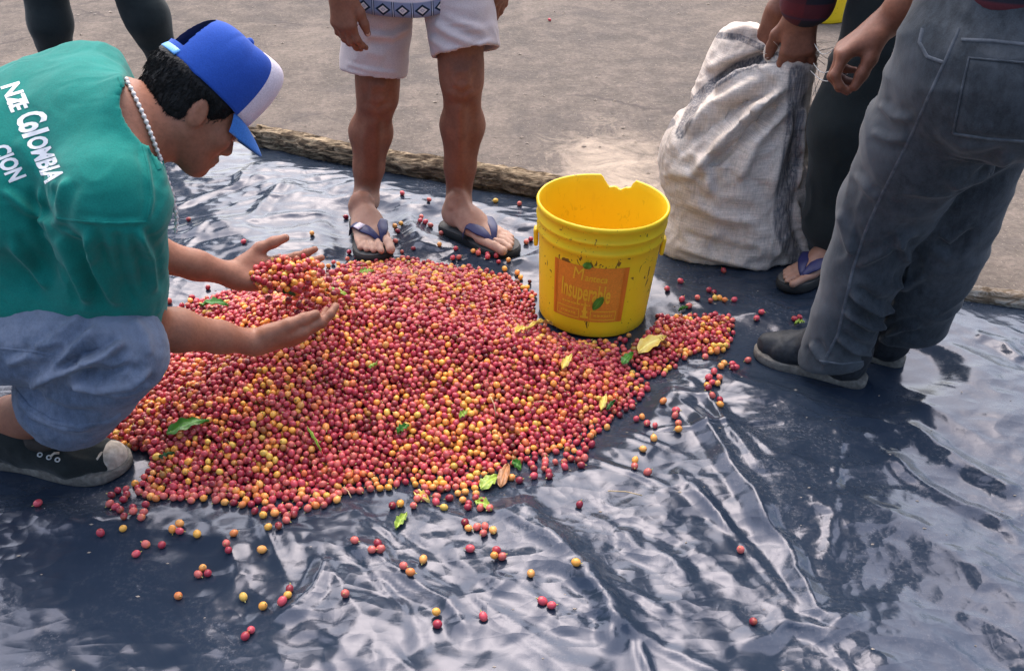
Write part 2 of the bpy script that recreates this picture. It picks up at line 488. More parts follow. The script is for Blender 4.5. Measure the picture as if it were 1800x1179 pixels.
M = {}
M['ground'] = mat_ground()
M['tarp'] = mat_tarp()
M['cherry'] = mat_cherry()
M['leaf'] = mat_leaf("fresh_leaf", (.035, .13, .012), (.07, .24, .02))
M['leaf_dark'] = mat_leaf("dark_leaf", (.012, .06, .012), (.025, .11, .018))
M['leaf_lime'] = mat_leaf("lime_leaf", (.22, .33, .04), (.38, .48, .08))
M['leaf_yellow'] = mat_leaf("yellowed_leaf", (.62, .42, .06), (.75, .58, .17))
M['leaf_brown'] = mat_leaf("dried_leaf", (.30, .13, .055), (.45, .22, .10))
M['bucket'] = mat_bucket()
M['label'] = simple("orange_label_ink", (.76, .235, .022), (.82, .28, .03), 12, .45, .4, 60, .1, .001, (260, .25))
M['label_line'] = simple("label_border_ink", (.66, .16, .014), (.72, .20, .018), 20, .45)
M['ink_yellow'] = simple("yellow_print", (.78, .42, .02), (.84, .50, .03), 20, .45)
M['sack'] = mat_sack()
M['fibre'] = simple("loose_sack_fibre", (.42, .36, .31), (.60, .53, .46), 40, .8)
M['log'] = mat_bark("rough_log_bark", (.028, .020, .016), (.165, .12, .08), (.50, .385, .255), (1.0, 7, 7))
M['log_pale'] = mat_bark("weathered_pole_bark", (.11, .075, .05), (.24, .18, .125), (.55, .49, .42), (2.0, 5, 5))
M['skin_a'] = skin("tan_skin", (.25, .098, .058), (.35, .15, .092))
M['skin_b'] = skin("brown_skin", (.165, .062, .036), (.235, .092, .053), .62)
M['skin_c'] = skin("deep_brown_skin", (.16, .06, .036), (.25, .10, .06))
M['nail'] = simple("finger_nail", (.45, .25, .18), (.5, .3, .22), 30, .35)
M['hair'] = simple("black_hair", (.0035, .0035, .004), (.008, .008, .009), 40, .55, .25, 150, .9, .004, (180, .6))
M['teal'] = cloth("green_jersey", (.004, .155, .128), (.008, .212, .178), bstr=.25)
M['denim'] = cloth("faded_blue_denim", (.085, .115, .175), (.135, .17, .245), wear=((.25, .28, .36), 12, .5), mott=.35)
M['denim_grey'] = cloth("charcoal_denim", (.029, .035, .043), (.048, .057, .068), wear=((.130, .138, .152), 7, .3), scale=8, mott=.5)
M['stitch'] = simple("denim_seam", (.060, .070, .084), (.13, .14, .16), 60, .9, .2, 300, .5, .001)
M['black_cloth'] = cloth("black_cotton", (.010, .015, .017), (.018, .024, .026))
M['dark_cloth'] = cloth("near_black_trousers", (.012, .018, .020), (.022, .030, .032))
M['shorts'] = cloth("mauve_grey_cotton", (.43, .36, .365), (.53, .455, .455), scale=7)
M['print'] = mat_print_shirt()
M['plaid'] = mat_plaid("dark_red_plaid", (.012, .012, .024), (.13, .012, .018), (.02, .02, .05), 9)
M['white_print'] = simple("white_shirt_print", (.70, .70, .72), (.80, .80, .80), 30, .8, .2, 200, .2, .001)
M['cap_blue'] = cloth("royal_blue_cap_cloth", (.015, .060, .33), (.024, .090, .43), scale=6)
M['cap_light'] = cloth("mid_blue_visor_cloth", (.05, .19, .58), (.07, .23, .64))
M['cap_white'] = cloth("white_foam_panel", (.66, .58, .66), (.76, .68, .75))
M['cap_strap'] = simple("pale_blue_snap_strap", (.10, .33, .72), (.14, .38, .78), 30, .4)
M['bead'] = simple("white_bead", (.72, .66, .64), (.80, .74, .70), 60, .35)
M['canvas'] = cloth("black_canvas", (.010, .014, .014), (.020, .024, .024))
M['rubber_white'] = simple("scuffed_white_rubber", (.42, .35, .28), (.62, .55, .47), 18, .7, .3, 60, .3, .002, (90, .45))
M['rubber_dirty'] = simple("muddy_sole_rubber", (.11, .098, .085), (.25, .225, .195), 25, .85, .3, 80, .5, .003, (120, .5))
M['suede'] = simple("worn_black_leather", (.010, .012, .017), (.034, .039, .047), 14, .62, .35, 45, .4, .004, (120, .5))
M['sandal'] = simple("black_foam_rubber", (.014, .015, .016), (.028, .029, .030), 30, .7, .3, 200, .2, .001)
M['sandal_top'] = simple("worn_sandal_footbed", (.055, .055, .055), (.10, .095, .09), 22, .75, .3, 150, .3, .001)
M['strap_navy'] = simple("navy_rubber_strap", (.016, .017, .070), (.026, .028, .105), 30, .45, .4)
M['metal'] = simple("dull_eyelet_metal", (.45, .45, .44), (.55, .55, .53), 50, .4)
M['eye'] = simple("eye_white", (.5, .48, .45), (.6, .58, .55), 30, .2)
M['twine'] = simple("pale_twine", (.36, .36, .36), (.5, .5, .5), 60, .6)
M['straw'] = simple("dry_straw", (.40, .28, .14), (.55, .42, .24), 60, .8)
M['grit'] = simple("pale_grit", (.20, .16, .13), (.48, .40, .32), 3, .9)

# ------------------------------------------------------------------ signed-distance bodies -> one continuous skin
class Sdf:
    def __init__(s, k=.02): s.k, s.pr = k, []
    def _add(s, fn, lo, hi, k, op): s.pr.append((fn, np.array(lo, float), np.array(hi, float), s.k if k is None else k, op)); return s
    def cone(s, a, b, ra, rb, k=None, op='u'):
        a, b = np.array(a, float), np.array(b, float); ab = b - a; L = max(ab @ ab, 1e-12)
        def fn(p):
            q = p - a; t = np.clip((q @ ab) / L, 0, 1)
            return np.sqrt(((q - t[:, None] * ab) ** 2).sum(1)) - (ra + (rb - ra) * t)
        m = max(ra, rb)
        return s._add(fn, np.minimum(a, b) - m, np.maximum(a, b) + m, k, op)
    def chain(s, pts, rad, k=None, op='u'):
        for i in range(len(pts) - 1): s.cone(pts[i], pts[i + 1], rad[i], rad[i + 1], k, op)
        return s
    def econe(s, a, b, ra, rb, side, k=None, op='u'):
        """capsule of elliptic section; ra, rb = (half width along side, half thickness)"""
        a, b = np.array(a, float), np.array(b, float); ab = b - a; L = ab @ ab; ax = ab / math.sqrt(L)
        w = nrm(np.array(side, float) - (np.array(side, float) @ ax) * ax); h = np.cross(ax, w)
        def fn(p):
            q = p - a; t = np.clip((q @ ab) / L, 0, 1)
            o = q - t[:, None] * ab
            rw = ra[0] + (rb[0] - ra[0]) * t; rh = ra[1] + (rb[1] - ra[1]) * t
            ow, oh, oa = o @ w, o @ h, o @ ax
            rm = np.minimum(rw, rh)
            k0 = np.sqrt((ow / rw) ** 2 + (oh / rh) ** 2 + (oa / rm) ** 2) + 1e-9
            k1 = np.sqrt((ow / rw ** 2) ** 2 + (oh / rh ** 2) ** 2 + (oa / rm ** 2) ** 2) + 1e-9
            return np.where(k0 < 1e-3, -rm, k0 * (k0 - 1) / k1)
        m = max(ra + rb)
        return s._add(fn, np.minimum(a, b) - m, np.maximum(a, b) + m, k, op)
    def ell(s, c, r, axes=None, k=None, op='u'):
        c = np.array(c, float); A = np.eye(3) if axes is None else np.array(axes, float); r = np.array(r, float)
        def fn(p):
            q = (p - c) @ A.T
            k0 = np.sqrt(((q / r) ** 2).sum(1)) + 1e-9; k1 = np.sqrt(((q / r ** 2) ** 2).sum(1)) + 1e-9
            return np.where(k0 < 1e-3, -r.min(), k0 * (k0 - 1) / k1)
        return s._add(fn, c - r.max(), c + r.max(), k, op)
    def plane(s, c, n, k=.004):
        """cut away the side n points to"""
        c = np.array(c, float); n = nrm(n)
        return s._add(lambda p: -((p - c) @ n), [1e9] * 3, [-1e9] * 3, k, 's')
    def comb(s, ds, pr):
        d = None
        for x, p in zip(ds, pr):
            k, op = p[3], p[4]
            if op == 'u':
                if d is None: d = x
                elif k <= 0: d = np.minimum(d, x)
                else:
                    h = np.clip(.5 + .5 * (d - x) / k, 0, 1)
                    d = d * (1 - h) + x * h - k * h * (1 - h)
            else:
                if d is None: continue
                h = np.clip(.5 - .5 * (d + x) / max(k, 1e-5), 0, 1)
                d = d * (1 - h) - x * h + k * h * (1 - h)
        return d
    def mesh(s, vox):
        un = [p for p in s.pr if p[4] == 'u']
        lo = np.min([p[1] for p in un], 0) - 4 * vox; hi = np.max([p[2] for p in un], 0) + 4 * vox
        B = 14
        nb = np.ceil((hi - lo) / (vox * B)).astype(int); n = nb * B
        Vv = np.full(tuple(n), 1.0, np.float32)
        bi = np.stack(np.meshgrid(*[np.arange(x) for x in nb], indexing='ij'), -1).reshape(-1, 3)
        cen = lo + (bi * B + (B - 1) / 2) * vox
        R = math.sqrt(3) * B * vox / 2
        D = np.array([p[0](cen) for p in s.pr])
        tot = s.comb(list(D), s.pr)
        act = np.where(np.abs(tot) < R * 1.9)[0]
        ins = np.where(tot < -R * 1.9)[0]
        for i in ins:
            a = bi[i] * B; Vv[a[0]:a[0] + B, a[1]:a[1] + B, a[2]:a[2] + B] = -1
        loc = np.stack(np.meshgrid(*[np.arange(B)] * 3, indexing='ij'), -1).reshape(-1, 3) * vox
        ks = np.array([p[3] for p in s.pr])
        for i in act:
            a = bi[i] * B
            sel = [j for j in range(len(s.pr)) if D[j, i] < R * 2.2 + ks[j]]
            if not sel: continue
            pts = loc + (lo + a * vox)
            pr = [s.pr[j] for j in sel]
            d = s.comb([p[0](pts) for p in pr], pr)
            if d is None: continue
            Vv[a[0]:a[0] + B, a[1]:a[1] + B, a[2]:a[2] + B] = d.reshape(B, B, B)
        return nets(Vv, lo, vox)
def nets(Vv, lo, h):
    I = Vv < 0
    c = np.zeros(tuple(np.array(I.shape) - 1), np.uint8)
    for a in (0, 1):
        for b in (0, 1):
            for d in (0, 1):
                c += I[a:I.shape[0] - 1 + a, b:I.shape[1] - 1 + b, d:I.shape[2] - 1 + d]
    idx = np.argwhere((c > 0) & (c < 8))
    ids = np.full(c.shape, -1, np.int32)
    ids[idx[:, 0], idx[:, 1], idx[:, 2]] = np.arange(len(idx))
    acc = np.zeros((len(idx), 3)); cnt = np.zeros(len(idx))
    cor = [(a, b, d) for a in (0, 1) for b in (0, 1) for d in (0, 1)]
    val = {q: Vv[idx[:, 0] + q[0], idx[:, 1] + q[1], idx[:, 2] + q[2]].astype(float) for q in cor}
    for q in cor:
        for ax in range(3):
            if q[ax] == 0:
                r = list(q); r[ax] = 1; r = tuple(r)
                va, vb = val[q], val[r]
                m = (va < 0) != (vb < 0)
                t = np.where(m, va / np.where(m, va - vb, 1), 0)
                pt = np.tile(np.array(q, float), (len(idx), 1)); pt[:, ax] = t
                acc[m] += pt[m]; cnt[m] += 1
    v = lo + (idx + acc / np.maximum(cnt, 1)[:, None]) * h
    F = []
    for ax in range(3):
        s0 = [slice(None)] * 3; s1 = [slice(None)] * 3
        s0[ax] = slice(0, -1); s1[ax] = slice(1, None)
        A, Bv = I[tuple(s0)], I[tuple(s1)]
        e = np.argwhere(A != Bv)
        u, w = (ax + 1) % 3, (ax + 2) % 3
        e = e[(e[:, u] > 0) & (e[:, w] > 0) & (e[:, u] < c.shape[u]) & (e[:, w] < c.shape[w])]
        flip = A[e[:, 0], e[:, 1], e[:, 2]]
        q = []
        for du, dw in ((0, 0), (-1, 0), (-1, -1), (0, -1)):
            f = e.copy(); f[:, u] += du; f[:, w] += dw
            q.append(ids[f[:, 0], f[:, 1], f[:, 2]])
        q = np.stack(q, 1)
        q[~flip] = q[~flip][:, ::-1]
        F.append(q)
    F = np.concatenate(F); F = F[(F >= 0).all(1)]
    return v, F
def vnormals(v, f):
    n = np.cross(v[f[:, 2]] - v[f[:, 0]], v[f[:, 3 if f.shape[1] == 4 else 1]] - v[f[:, 1 if f.shape[1] == 4 else 0]])
    o = np.zeros_like(v)
    for k in range(f.shape[1]):
        for a in range(3): o[:, a] += np.bincount(f[:, k], n[:, a], len(v))
    return o / (np.linalg.norm(o, axis=1)[:, None] + 1e-12)
def relax(v, f, it=1, lam=.5):
    for _ in range(it):
        s = np.zeros_like(v); c = np.zeros(len(v))
        for k in range(4):
            a, b = f[:, k], f[:, (k + 1) % 4]
            for x in range(3): s[:, x] += np.bincount(a, v[b, x], len(v)) + np.bincount(b, v[a, x], len(v))
            c += np.bincount(a, minlength=len(v)) + np.bincount(b, minlength=len(v))
        v = v + lam * (s / np.maximum(c, 1)[:, None] - v)
    return v
def folds(v, n, lst):
    """raise (or sink) soft ridges along lines given in the photograph, on the side of the cloth that faces it"""
    px = pix(v); q = CAMP - v; q /= np.linalg.norm(q, axis=1)[:, None]
    face = sstep(-.1, .35, (n * q).sum(1))
    off = np.zeros(len(v))
    for poly, w, h in lst:
        d, t = polydist(px, poly)
        taper = sstep(0, .18, t) * sstep(0, .18, 1 - t)
        off += h * taper * (np.exp(-(d / w) ** 2) - .45 * np.exp(-((d - 2.1 * w) / (1.2 * w)) ** 2))
    return v + n * (off * face)[:, None]
def wrinkle(v, n, amp, sc, stretch=None, s=0):
    p = v if stretch is None else v @ np.array(stretch).T
    r = 1 - np.abs(noise(p * sc + 1.3 * noise(p * sc * .6, s + 9)[:, None], s)) * 2
    r = r * .7 + .3 * fbm(p * sc * 2.1, 2, s + 3)
    return v + n * (amp * r)[:, None]
def finish(sdf, vox, smooth=1, fl=None, wr=()):
    v, f = sdf.mesh(vox)
    if smooth: v = relax(v, f, smooth)
    for a in wr:
        v = wrinkle(v, vnormals(v, f), *a)
    if fl: v = folds(v, vnormals(v, f), fl)
    return v, f
def bvh_of(v, f): return BVHTree.FromPolygons([tuple(x) for x in v], [tuple(int(i) for i in q) for q in f])
def hit(bvh, px, py, off=0.0):
    r = nrm(ray(px, py))
    h = bvh.ray_cast(Vector(CAMP), Vector(r))
    if h[0] is None: return None
    p, n = np.array(h[0]), np.array(h[1])
    if n @ r > 0: n = -n
    return p + n * off
def strip_on(name, bvh, poly, w, off, mat, parent, thick=.0015, n=60):
    """a narrow sewn strip lying on a surface along a line of the photograph"""
    poly = np.array(poly, float)
    seg = np.linalg.norm(np.diff(poly, axis=0), axis=1); cum = np.r_[0, np.cumsum(seg)]
    vs, fs, prev = [], [], False
    for i in range(n + 1):
        L = cum[-1] * i / n
        x = np.interp(L, cum, poly[:, 0]); y = np.interp(L, cum, poly[:, 1])
        x2 = np.interp(min(L + 2, cum[-1]), cum, poly[:, 0]) - np.interp(max(L - 2, 0), cum, poly[:, 0])
        y2 = np.interp(min(L + 2, cum[-1]), cum, poly[:, 1]) - np.interp(max(L - 2, 0), cum, poly[:, 1])
        l = math.hypot(x2, y2); nx, ny = -y2 / l, x2 / l
        row = [hit(bvh, x + nx * w * a, y + ny * w * a, o) for a, o in ((-.55, 0), (-.35, off), (0, off * .7), (.35, off), (.55, 0))]
        if any(r is None for r in row) or (prev and np.linalg.norm(row[2] - vs[-3]) > .05): prev = False; continue
        vs += row
        if prev:
            b = len(vs) - 10
            for k in range(4): fs.append((b + k, b + k + 1, b + 6 + k, b + 5 + k))
        prev = True
    if fs: return mesh_obj(name, vs, fs, mat, parent)
def patch_on(name, bvh, quad, off, mat, parent, nu=14, nv=14):
    """a flat sewn patch (pocket, label) on a surface; quad = four corners in the photograph"""
    q = np.array(quad, float); vs = []; fs = []; ok = True
    for j in range(nv + 1):
        for i in range(nu + 1):
            a, b = i / nu, j / nv
            p = (1 - a) * (1 - b) * q[0] + a * (1 - b) * q[1] + a * b * q[2] + (1 - a) * b * q[3]
            e = i in (0, nu) or j in (0, nv)
            h = hit(bvh, p[0], p[1], -.001 if e else off)
            if h is None: h = vs[-1] if vs else V(0, 0, 0)
            vs.append(h)
    for j in range(nv):
        for i in range(nu):
            a = j * (nu + 1) + i
            fs.append((a, a + 1, a + nu + 2, a + nu + 1))
    return mesh_obj(name, vs, fs, mat, parent)

# ------------------------------------------------------------------ flat lettering as meshes
def text_mesh(s, bold=.0, maxlen=.12):
    c = bpy.data.curves.new("lettering", 'FONT'); c.body = s; c.size = 1.0; c.offset = bold; c.resolution_u = 3
    o = bpy.data.objects.new("lettering", c); COL.objects.link(o)
    bpy.context.view_layer.update()
    dg = bpy.context.evaluated_depsgraph_get()
    me = bpy.data.meshes.new_from_object(o.evaluated_get(dg))
    bm = bmesh.new(); bm.from_mesh(me)
    bmesh.ops.triangulate(bm, faces=bm.faces[:])
    for _ in range(4):
        e = [x for x in bm.edges if x.calc_length() > maxlen]
        if not e: break
        bmesh.ops.subdivide_edges(bm, edges=e, cuts=1)
        bmesh.ops.triangulate(bm, faces=[f for f in bm.faces if len(f.verts) > 3])
    v = np.array([x.co[:] for x in bm.verts]); f = [tuple(x.index for x in q.verts) for q in bm.faces]
    bm.free(); bpy.data.objects.remove(o); bpy.data.curves.remove(c); bpy.data.meshes.remove(me)
    return v, f

# ================================================================== GROUND
def grid(x0, x1, y0, y1, nx, ny):
    X, Y = np.meshgrid(np.linspace(x0, x1, nx + 1), np.linspace(y0, y1, ny + 1))
    v = np.stack([X.ravel(), Y.ravel(), np.zeros(X.size)], 1)
    i, j = np.meshgrid(np.arange(nx), np.arange(ny)); a = (j * (nx + 1) + i).ravel()
    return v, np.stack([a, a + 1, a + nx + 2, a + nx + 1], 1)
gv, gf = grid(-150, 150, -150, 150, 30, 30)
tag(mesh_obj("ground", gv, gf, M['ground']), kind='structure')

# ------------------------------------------------------------------ tarp
LOG_A, LOG_B = G(452, 264), G(942, 361)           # where the rough log meets the sheet
LDIR = nrm(LOG_B - LOG_A)
def edge_y(x):                                     # far edge of the sheet, along the two poles
    return LOG_A[1] + (x - LOG_A[0]) * LDIR[1] / LDIR[0] + .02
FLAT = []                                          # (x, y, radius): where something heavy presses the sheet flat
HEAP = [(165,770),(190,830),(232,868),(262,884),(330,900),(400,905),(440,912),(500,902),(570,888),(640,874),(720,866),(800,872),(846,866),(850,852),
        (900,832),(960,818),(1010,792),(1060,772),(1105,738),(1140,694),(1112,655),(1085,618),(1050,588),(1000,572),(962,548),(935,512),(862,482),
        (762,466),(690,463),(640,470),(596,482),(540,498),(470,505),(400,520),(330,545),(285,572),(262,640),(200,700)]
HEAP = np.array([G(*p)[:2] for p in HEAP])
SIDE = [(1090,640),(1112,612),(1135,596),(1160,566),(1205,568),(1250,562),(1290,572),(1283,602),(1278,624),(1235,640),(1195,662),(1155,674),(1120,664)]
SIDE = np.array([G(*p)[:2] for p in SIDE])
def inside(p, poly):
    x, y = p[:, 0], p[:, 1]; c = np.zeros(len(p), bool); n = len(poly)
    for i in range(n):
        a, b = poly[i], poly[(i + 1) % n]
        m = ((a[1] > y) != (b[1] > y)) & (x < (b[0] - a[0]) * (y - a[1]) / (b[1] - a[1] + 1e-12) + a[0])
        c ^= m
    return c
def sdist(p, poly):
    d, _ = polydist(p, np.vstack([poly, poly[:1]])); return np.where(inside(p, poly), d, -d)
RIDGE = [([(1165,700),(1215,740),(1255,800),(1300,870),(1345,940),(1400,1030),(1440,1090),(1520,1150)], .020, .020),
         ([(1120,760),(1180,705),(1240,720),(1275,780),(1330,850),(1390,850)], .018, .016),
         ([(1575,760),(1640,800),(1720,850),(1800,900)], .022, .014),
         ([(1545,800),(1620,870),(1700,910),(1800,958)], .022, .017),
         ([(1075,940),(1130,980),(1180,1010),(1230,1050)], .02, .012),
         ([(1170,840),(1230,900),(1290,960)], .018, .010),
         ([(870,890),(930,940),(1000,1000),(1060,1060),(1120,1170)], .03, .014),
         ([(600,940),(690,1010),(780,1080),(850,1170)], .025, .013),
         ([(590,1000),(560,1060),(480,1130)], .02, .012),
         ([(300,940),(400,960),(420,1040),(330,1110)], .025, .010),
         ([(1530,1110),(1440,1130),(1380,1110),(1300,1180)], .02, .012),
         ([(1700,600),(1760,620),(1800,650)], .02, .012),
         ([(1010,1010),(1060,1090),(1090,1170)], .02, .013),
         ([(450,290),(420,340),(300,380)], .02, .012), ([(520,330),(440,400),(310,430)], .02, .013),
         ([(600,300),(480,320),(330,330)], .02, .010), ([(560,420),(640,350),(760,330)], .018, .010)]
def tarp_z(p):
    """height of the crumpled sheet at ground points (n, 2)"""
    p = np.asarray(p, float)
    q = p + .09 * np.stack([fbm(p * 3.1, 2, 40), fbm(p * 3.1, 2, 50)], 1)
    a = math.radians(-48); D = np.array([[math.cos(a), math.sin(a)], [-math.sin(a), math.cos(a)]])
    left = sstep(-.1, -.6, p[:, 0]) * sstep(2.0, 2.4, p[:, 1])
    r1 = q @ D.T * np.array([1.6, 6.0])
    b = math.radians(12); E = np.array([[math.cos(b), math.sin(b)], [-math.sin(b), math.cos(b)]])
    r2 = q @ E.T * np.array([3.0, 11.0])
    rid = lambda z, s: (1 - np.abs(noise(z, s))) ** 2.2
    z = (1 - left) * (.007 * rid(r1, 3) + .003 * rid(r1 * 2.3 + 5, 4)) + left * (.012 * rid(r2, 6) + .005 * rid(r2 * 1.9, 7))
    z += .001 * np.abs(noise(q * 9, 8))
    fw = p + .022 * np.stack([noise(p * 5, 14), noise(p * 5, 15)], 1)
    z += .020 * facet(fw @ D.T * np.array([3.2, 6.5]), 16) + .0100 * facet(fw @ E.T * np.array([8., 12.]), 17)
    z += left * .011 * facet((p + .02 * np.stack([noise(p * 8, 24), noise(p * 8, 25)], 1)) @ E.T * np.array([9., 24.]), 26)
    z += .0048 * facet((p + .012 * np.stack([noise(p * 20, 18), noise(p * 20, 19)], 1)) * 27, 20)
    z += .004 * fbm(p * 2.2, 2, 30)
    rc = np.random.default_rng(17)
    for _ in range(70):                              # straight hard creases left from folding and dragging
        c = np.array([rc.uniform(-1.3, 1.5), rc.uniform(.75, 2.5)]); an = rc.normal(-.75, .55); L = rc.uniform(.10, .40)
        dv = np.array([math.cos(an), math.sin(an)]); rel = p - c; al = rel @ dv
        m_ = np.abs(al) < L
        if not m_.any(): continue
        pe = np.abs(rel[m_] @ np.array([-dv[1], dv[0]])); w = rc.uniform(.008, .022)
        z[m_] += rc.uniform(.002, .006) * np.maximum(0, 1 - pe / w) * sstep(L, L * .6, np.abs(al[m_]))
    calm = .45 + .55 * sstep(-.25, .35, fbm(p * 1.7 + 4, 2, 77))
    z *= calm
    for poly, w, h in RIDGE:
        g = np.array([G(*c)[:2] for c in poly])
        d, t = polydist(p + .012 * np.stack([noise(p * 14, 60), noise(p * 14, 61)], 1), g)
        tp = sstep(0, .2, t) * sstep(0, .15, 1 - t)
        z += .8 * h * tp * np.maximum(0, 1 - d / (w * 1.5)) ** 1.1
    lf = sstep(-.38, -.62, p[:, 0]) * sstep(1.42, 1.30, p[:, 1])
    z *= 1 - .62 * lf
    m = np.ones(len(p))
    for x, y, r in FLAT:
        m = np.minimum(m, .06 + .94 * sstep(r * .75, r * 1.6, np.hypot(p[:, 0] - x, p[:, 1] - y)))
    m *= .15 + .85 * sstep(.03, -.10, sdist(p, HEAP)) 
    m *= .35 + .65 * sstep(.03, -.06, sdist(p, SIDE))
    m *= .3 + .7 * sstep(0, .25, edge_y(p[:, 0]) - p[:, 1])
    return .006 + np.maximum(z + .004, 0) * m
# feet, bucket, sack, shoes press here
BUCKET = G(1040, 550)
for (a, b, r) in [((640, 392), (657, 446), .09), ((800, 398), (895, 436), .09), ((-30, 805), (205, 832), .11), ((1505, 672), (1345, 628), .11),
                  ((1577, 645), (1470, 600), .10), ((1470, 470), (1385, 497), .10)]:
    A, Bq = G(*a), G(*b)
    for t in (0, .33, .66, 1): FLAT.append((A[0] + (Bq[0] - A[0]) * t, A[1] + (Bq[1] - A[1]) * t, r))
FLAT.append((BUCKET[0], BUCKET[1], .20)); FLAT.append((.62, 2.47, .26))
NX, NY = 660, 430
sx = np.linspace(-2.0, 2.1, NX + 1); sy = np.linspace(0, 1, NY + 1)
SX, SY = np.meshgrid(sx, sy)
YY = .5 + (edge_y(SX) + .03 * fbm(np.stack([SX * 3, SX * 0], -1).reshape(-1, 2), 3, 90).reshape(SX.shape) - .5) * SY
tv = np.stack([SX.ravel(), YY.ravel(), np.zeros(SX.size)], 1)
tv[:, 2] = tarp_z(tv[:, :2])
i, j = np.meshgrid(np.arange(NX), np.arange(NY)); a0 = (j * (NX + 1) + i).ravel()
tf = np.stack([a0, a0 + 1, a0 + NX + 2, a0 + NX + 1], 1)
tag(mesh_obj("plastic_sheet", tv, tf, M['tarp'], origin=(0, 1.6, 0)), "large crumpled black plastic sheet spread over the dirt yard", "plastic sheet")
def tz(x, y): return float(tarp_z(np.array([[x, y]]))[0])

# ------------------------------------------------------------------ logs
def log(name, A, B, r, mat, label, seed, rough=.35, nu=200, nv=40):
    ax = nrm(B - A); L = np.linalg.norm(B - A); s = nrm(np.cross(ax, V(0, 0, 1))); up = np.cross(s, ax)
    t = np.linspace(0, 1, nu + 1); an = np.linspace(0, 2 * np.pi, nv, endpoint=False)
    T, AN = np.meshgrid(t, an, indexing='ij')
    cs = np.stack([T.ravel() * L * 3.2, np.cos(AN).ravel() * 1.7, np.sin(AN).ravel() * 1.7], 1)
    n = fbm(cs * 1.2, 3, seed) ; n2 = np.abs(noise(cs * np.array([2.5, 4, 4]), seed + 5)); n3 = noise(cs * np.array([7, 9, 9]), seed + 6)
    R = r * (1 + rough * (.35 * n - .55 * np.maximum(0, .45 - n2) + .18 * n3))
    R *= 1 - .10 * T.ravel()
    # broken splintered ends
    e0 = .05 * (.5 + .5 * noise(np.stack([AN.ravel() * 2, AN.ravel() * 0 + seed], 1), seed + 8))
    tt = np.clip(T.ravel() * L, e0, L - e0 * .6)
    cen = A + np.outer(tt, ax) + V(0, 0, r * .9) + np.outer(.012 * noise(np.stack([tt * 2.2, tt * 0], 1), seed + 1), s) + np.outer(.006 * noise(np.stack([tt * 3, tt * 0], 1), seed + 2), up)
    v = cen + np.outer(R * np.cos(AN.ravel()), s) + np.outer(R * np.sin(AN.ravel()), up)
    v[:, 2] = np.maximum(v[:, 2], .002)
    f = []
    for i in range(nu):
        for k in range(nv): f.append((i * nv + k, i * nv + (k + 1) % nv, (i + 1) * nv + (k + 1) % nv, (i + 1) * nv + k))
    f.append(tuple(range(nv))[::-1]); f.append(tuple(nu * nv + k for k in range(nv)))
    v2 = [tuple(x) for x in v]
    return tag(mesh_obj(name, v2, f, mat, origin=(A + B) / 2), label, "log")
log("log", LOG_A + V(-.02, .035, 0), LOG_B + V(.06, .035, 0) + LDIR * .05, .041, M['log'], "rough grey brown log with flaking bark lying along the back edge of the plastic", 3, .75)
pa, pb = G(1600, 520), G(1900, 580)
log("log", pa + V(-.1, .03, .004), pb + V(.1, .03, .004), .025, M['log_pale'], "pale weathered pole with white patches behind the jeans at the right edge", 21, .35)

# ================================================================== CHERRIES
CR = .0069                                          # cherry radius
def heap_h(p):
    d = sdist(p, HEAP)
    d = d + .022 * fbm(p * 9 + 2, 2, 71) * sstep(.10, .0, d)
    t = np.clip(d / .44, 0, 1)
    h = .128 * (.45 * (1 - (1 - t) ** 1.5) + .55 * t * t * (3 - 2 * t)) + .010 * fbm(p * 7, 2, 70) * sstep(.03, .15, d)
    c = G(600, 590)[:2]
    h += .020 * np.exp(-((p[:, 0] - c[0]) ** 2 + (p[:, 1] - c[1]) ** 2) / .03) * sstep(0, .1, d)
    hb = np.hypot(p[:, 0] - BUCKET[0], p[:, 1] - BUCKET[1])
    h *= sstep(.13, .26, hb)
    return np.where(d > 0, np.maximum(h, .0) + .012, 0.0)
# height table for quick look-ups
HX0, HY0, HS = -1.15, 1.15, .006
hnx, hny = int(2.0 / HS), int(1.5 / HS)
_X, _Y = np.meshgrid(HX0 + np.arange(hnx) * HS, HY0 + np.arange(hny) * HS, indexing='ij')
_pp = np.stack([_X.ravel(), _Y.ravel()], 1)
HT = heap_h(_pp).reshape(hnx, hny); TT = tarp_z(_pp).reshape(hnx, hny)
SD = sdist(_pp, SIDE).reshape(hnx, hny)
HT = np.maximum(HT, np.where(SD > 0, .016 + .02 * np.clip(SD / .08, 0, 1), 0))
def look(T, x, y):
    i = int((x - HX0) / HS); j = int((y - HY0) / HS)
    if i < 0 or j < 0 or i >= hnx or j >= hny: return 0.0
    return T[i, j]
balls = []; cells = {}
DD = 2 * CR * .97
FG = (np.maximum(TT, HT - .030) + CR).tolist()      # floor a cherry's centre may reach
def rest(x, y):
    i = int((x - HX0) / HS); j = int((y - HY0) / HS)
    z = FG[i][j] if 0 <= i < hnx and 0 <= j < hny else CR
    ci, cj = int(x // DD), int(y // DD)
    D2 = DD * DD
    for a in (ci - 1, ci, ci + 1):
        for b in (cj - 1, cj, cj + 1):
            c = cells.get((a, b))
            if c:
                for bx, by, bz in c:
                    if bz + DD <= z: continue
                    q = D2 - (bx - x) * (bx - x) - (by - y) * (by - y)
                    if q > 0:
                        t = bz + math.sqrt(q)
                        if t > z: z = t
    return z
def put(x, y, z):
    balls.append((x, y, z)); cells.setdefault((int(x // DD), int(y // DD)), []).append((x, y, z))
FOOT_KEEP = [(x, y, r * .62) for x, y, r in FLAT[:-2]] + [(BUCKET[0], BUCKET[1], .148)]
def blocked(x, y): return any((x - a) ** 2 + (y - b) ** 2 < r * r for a, b, r in FOOT_KEEP)
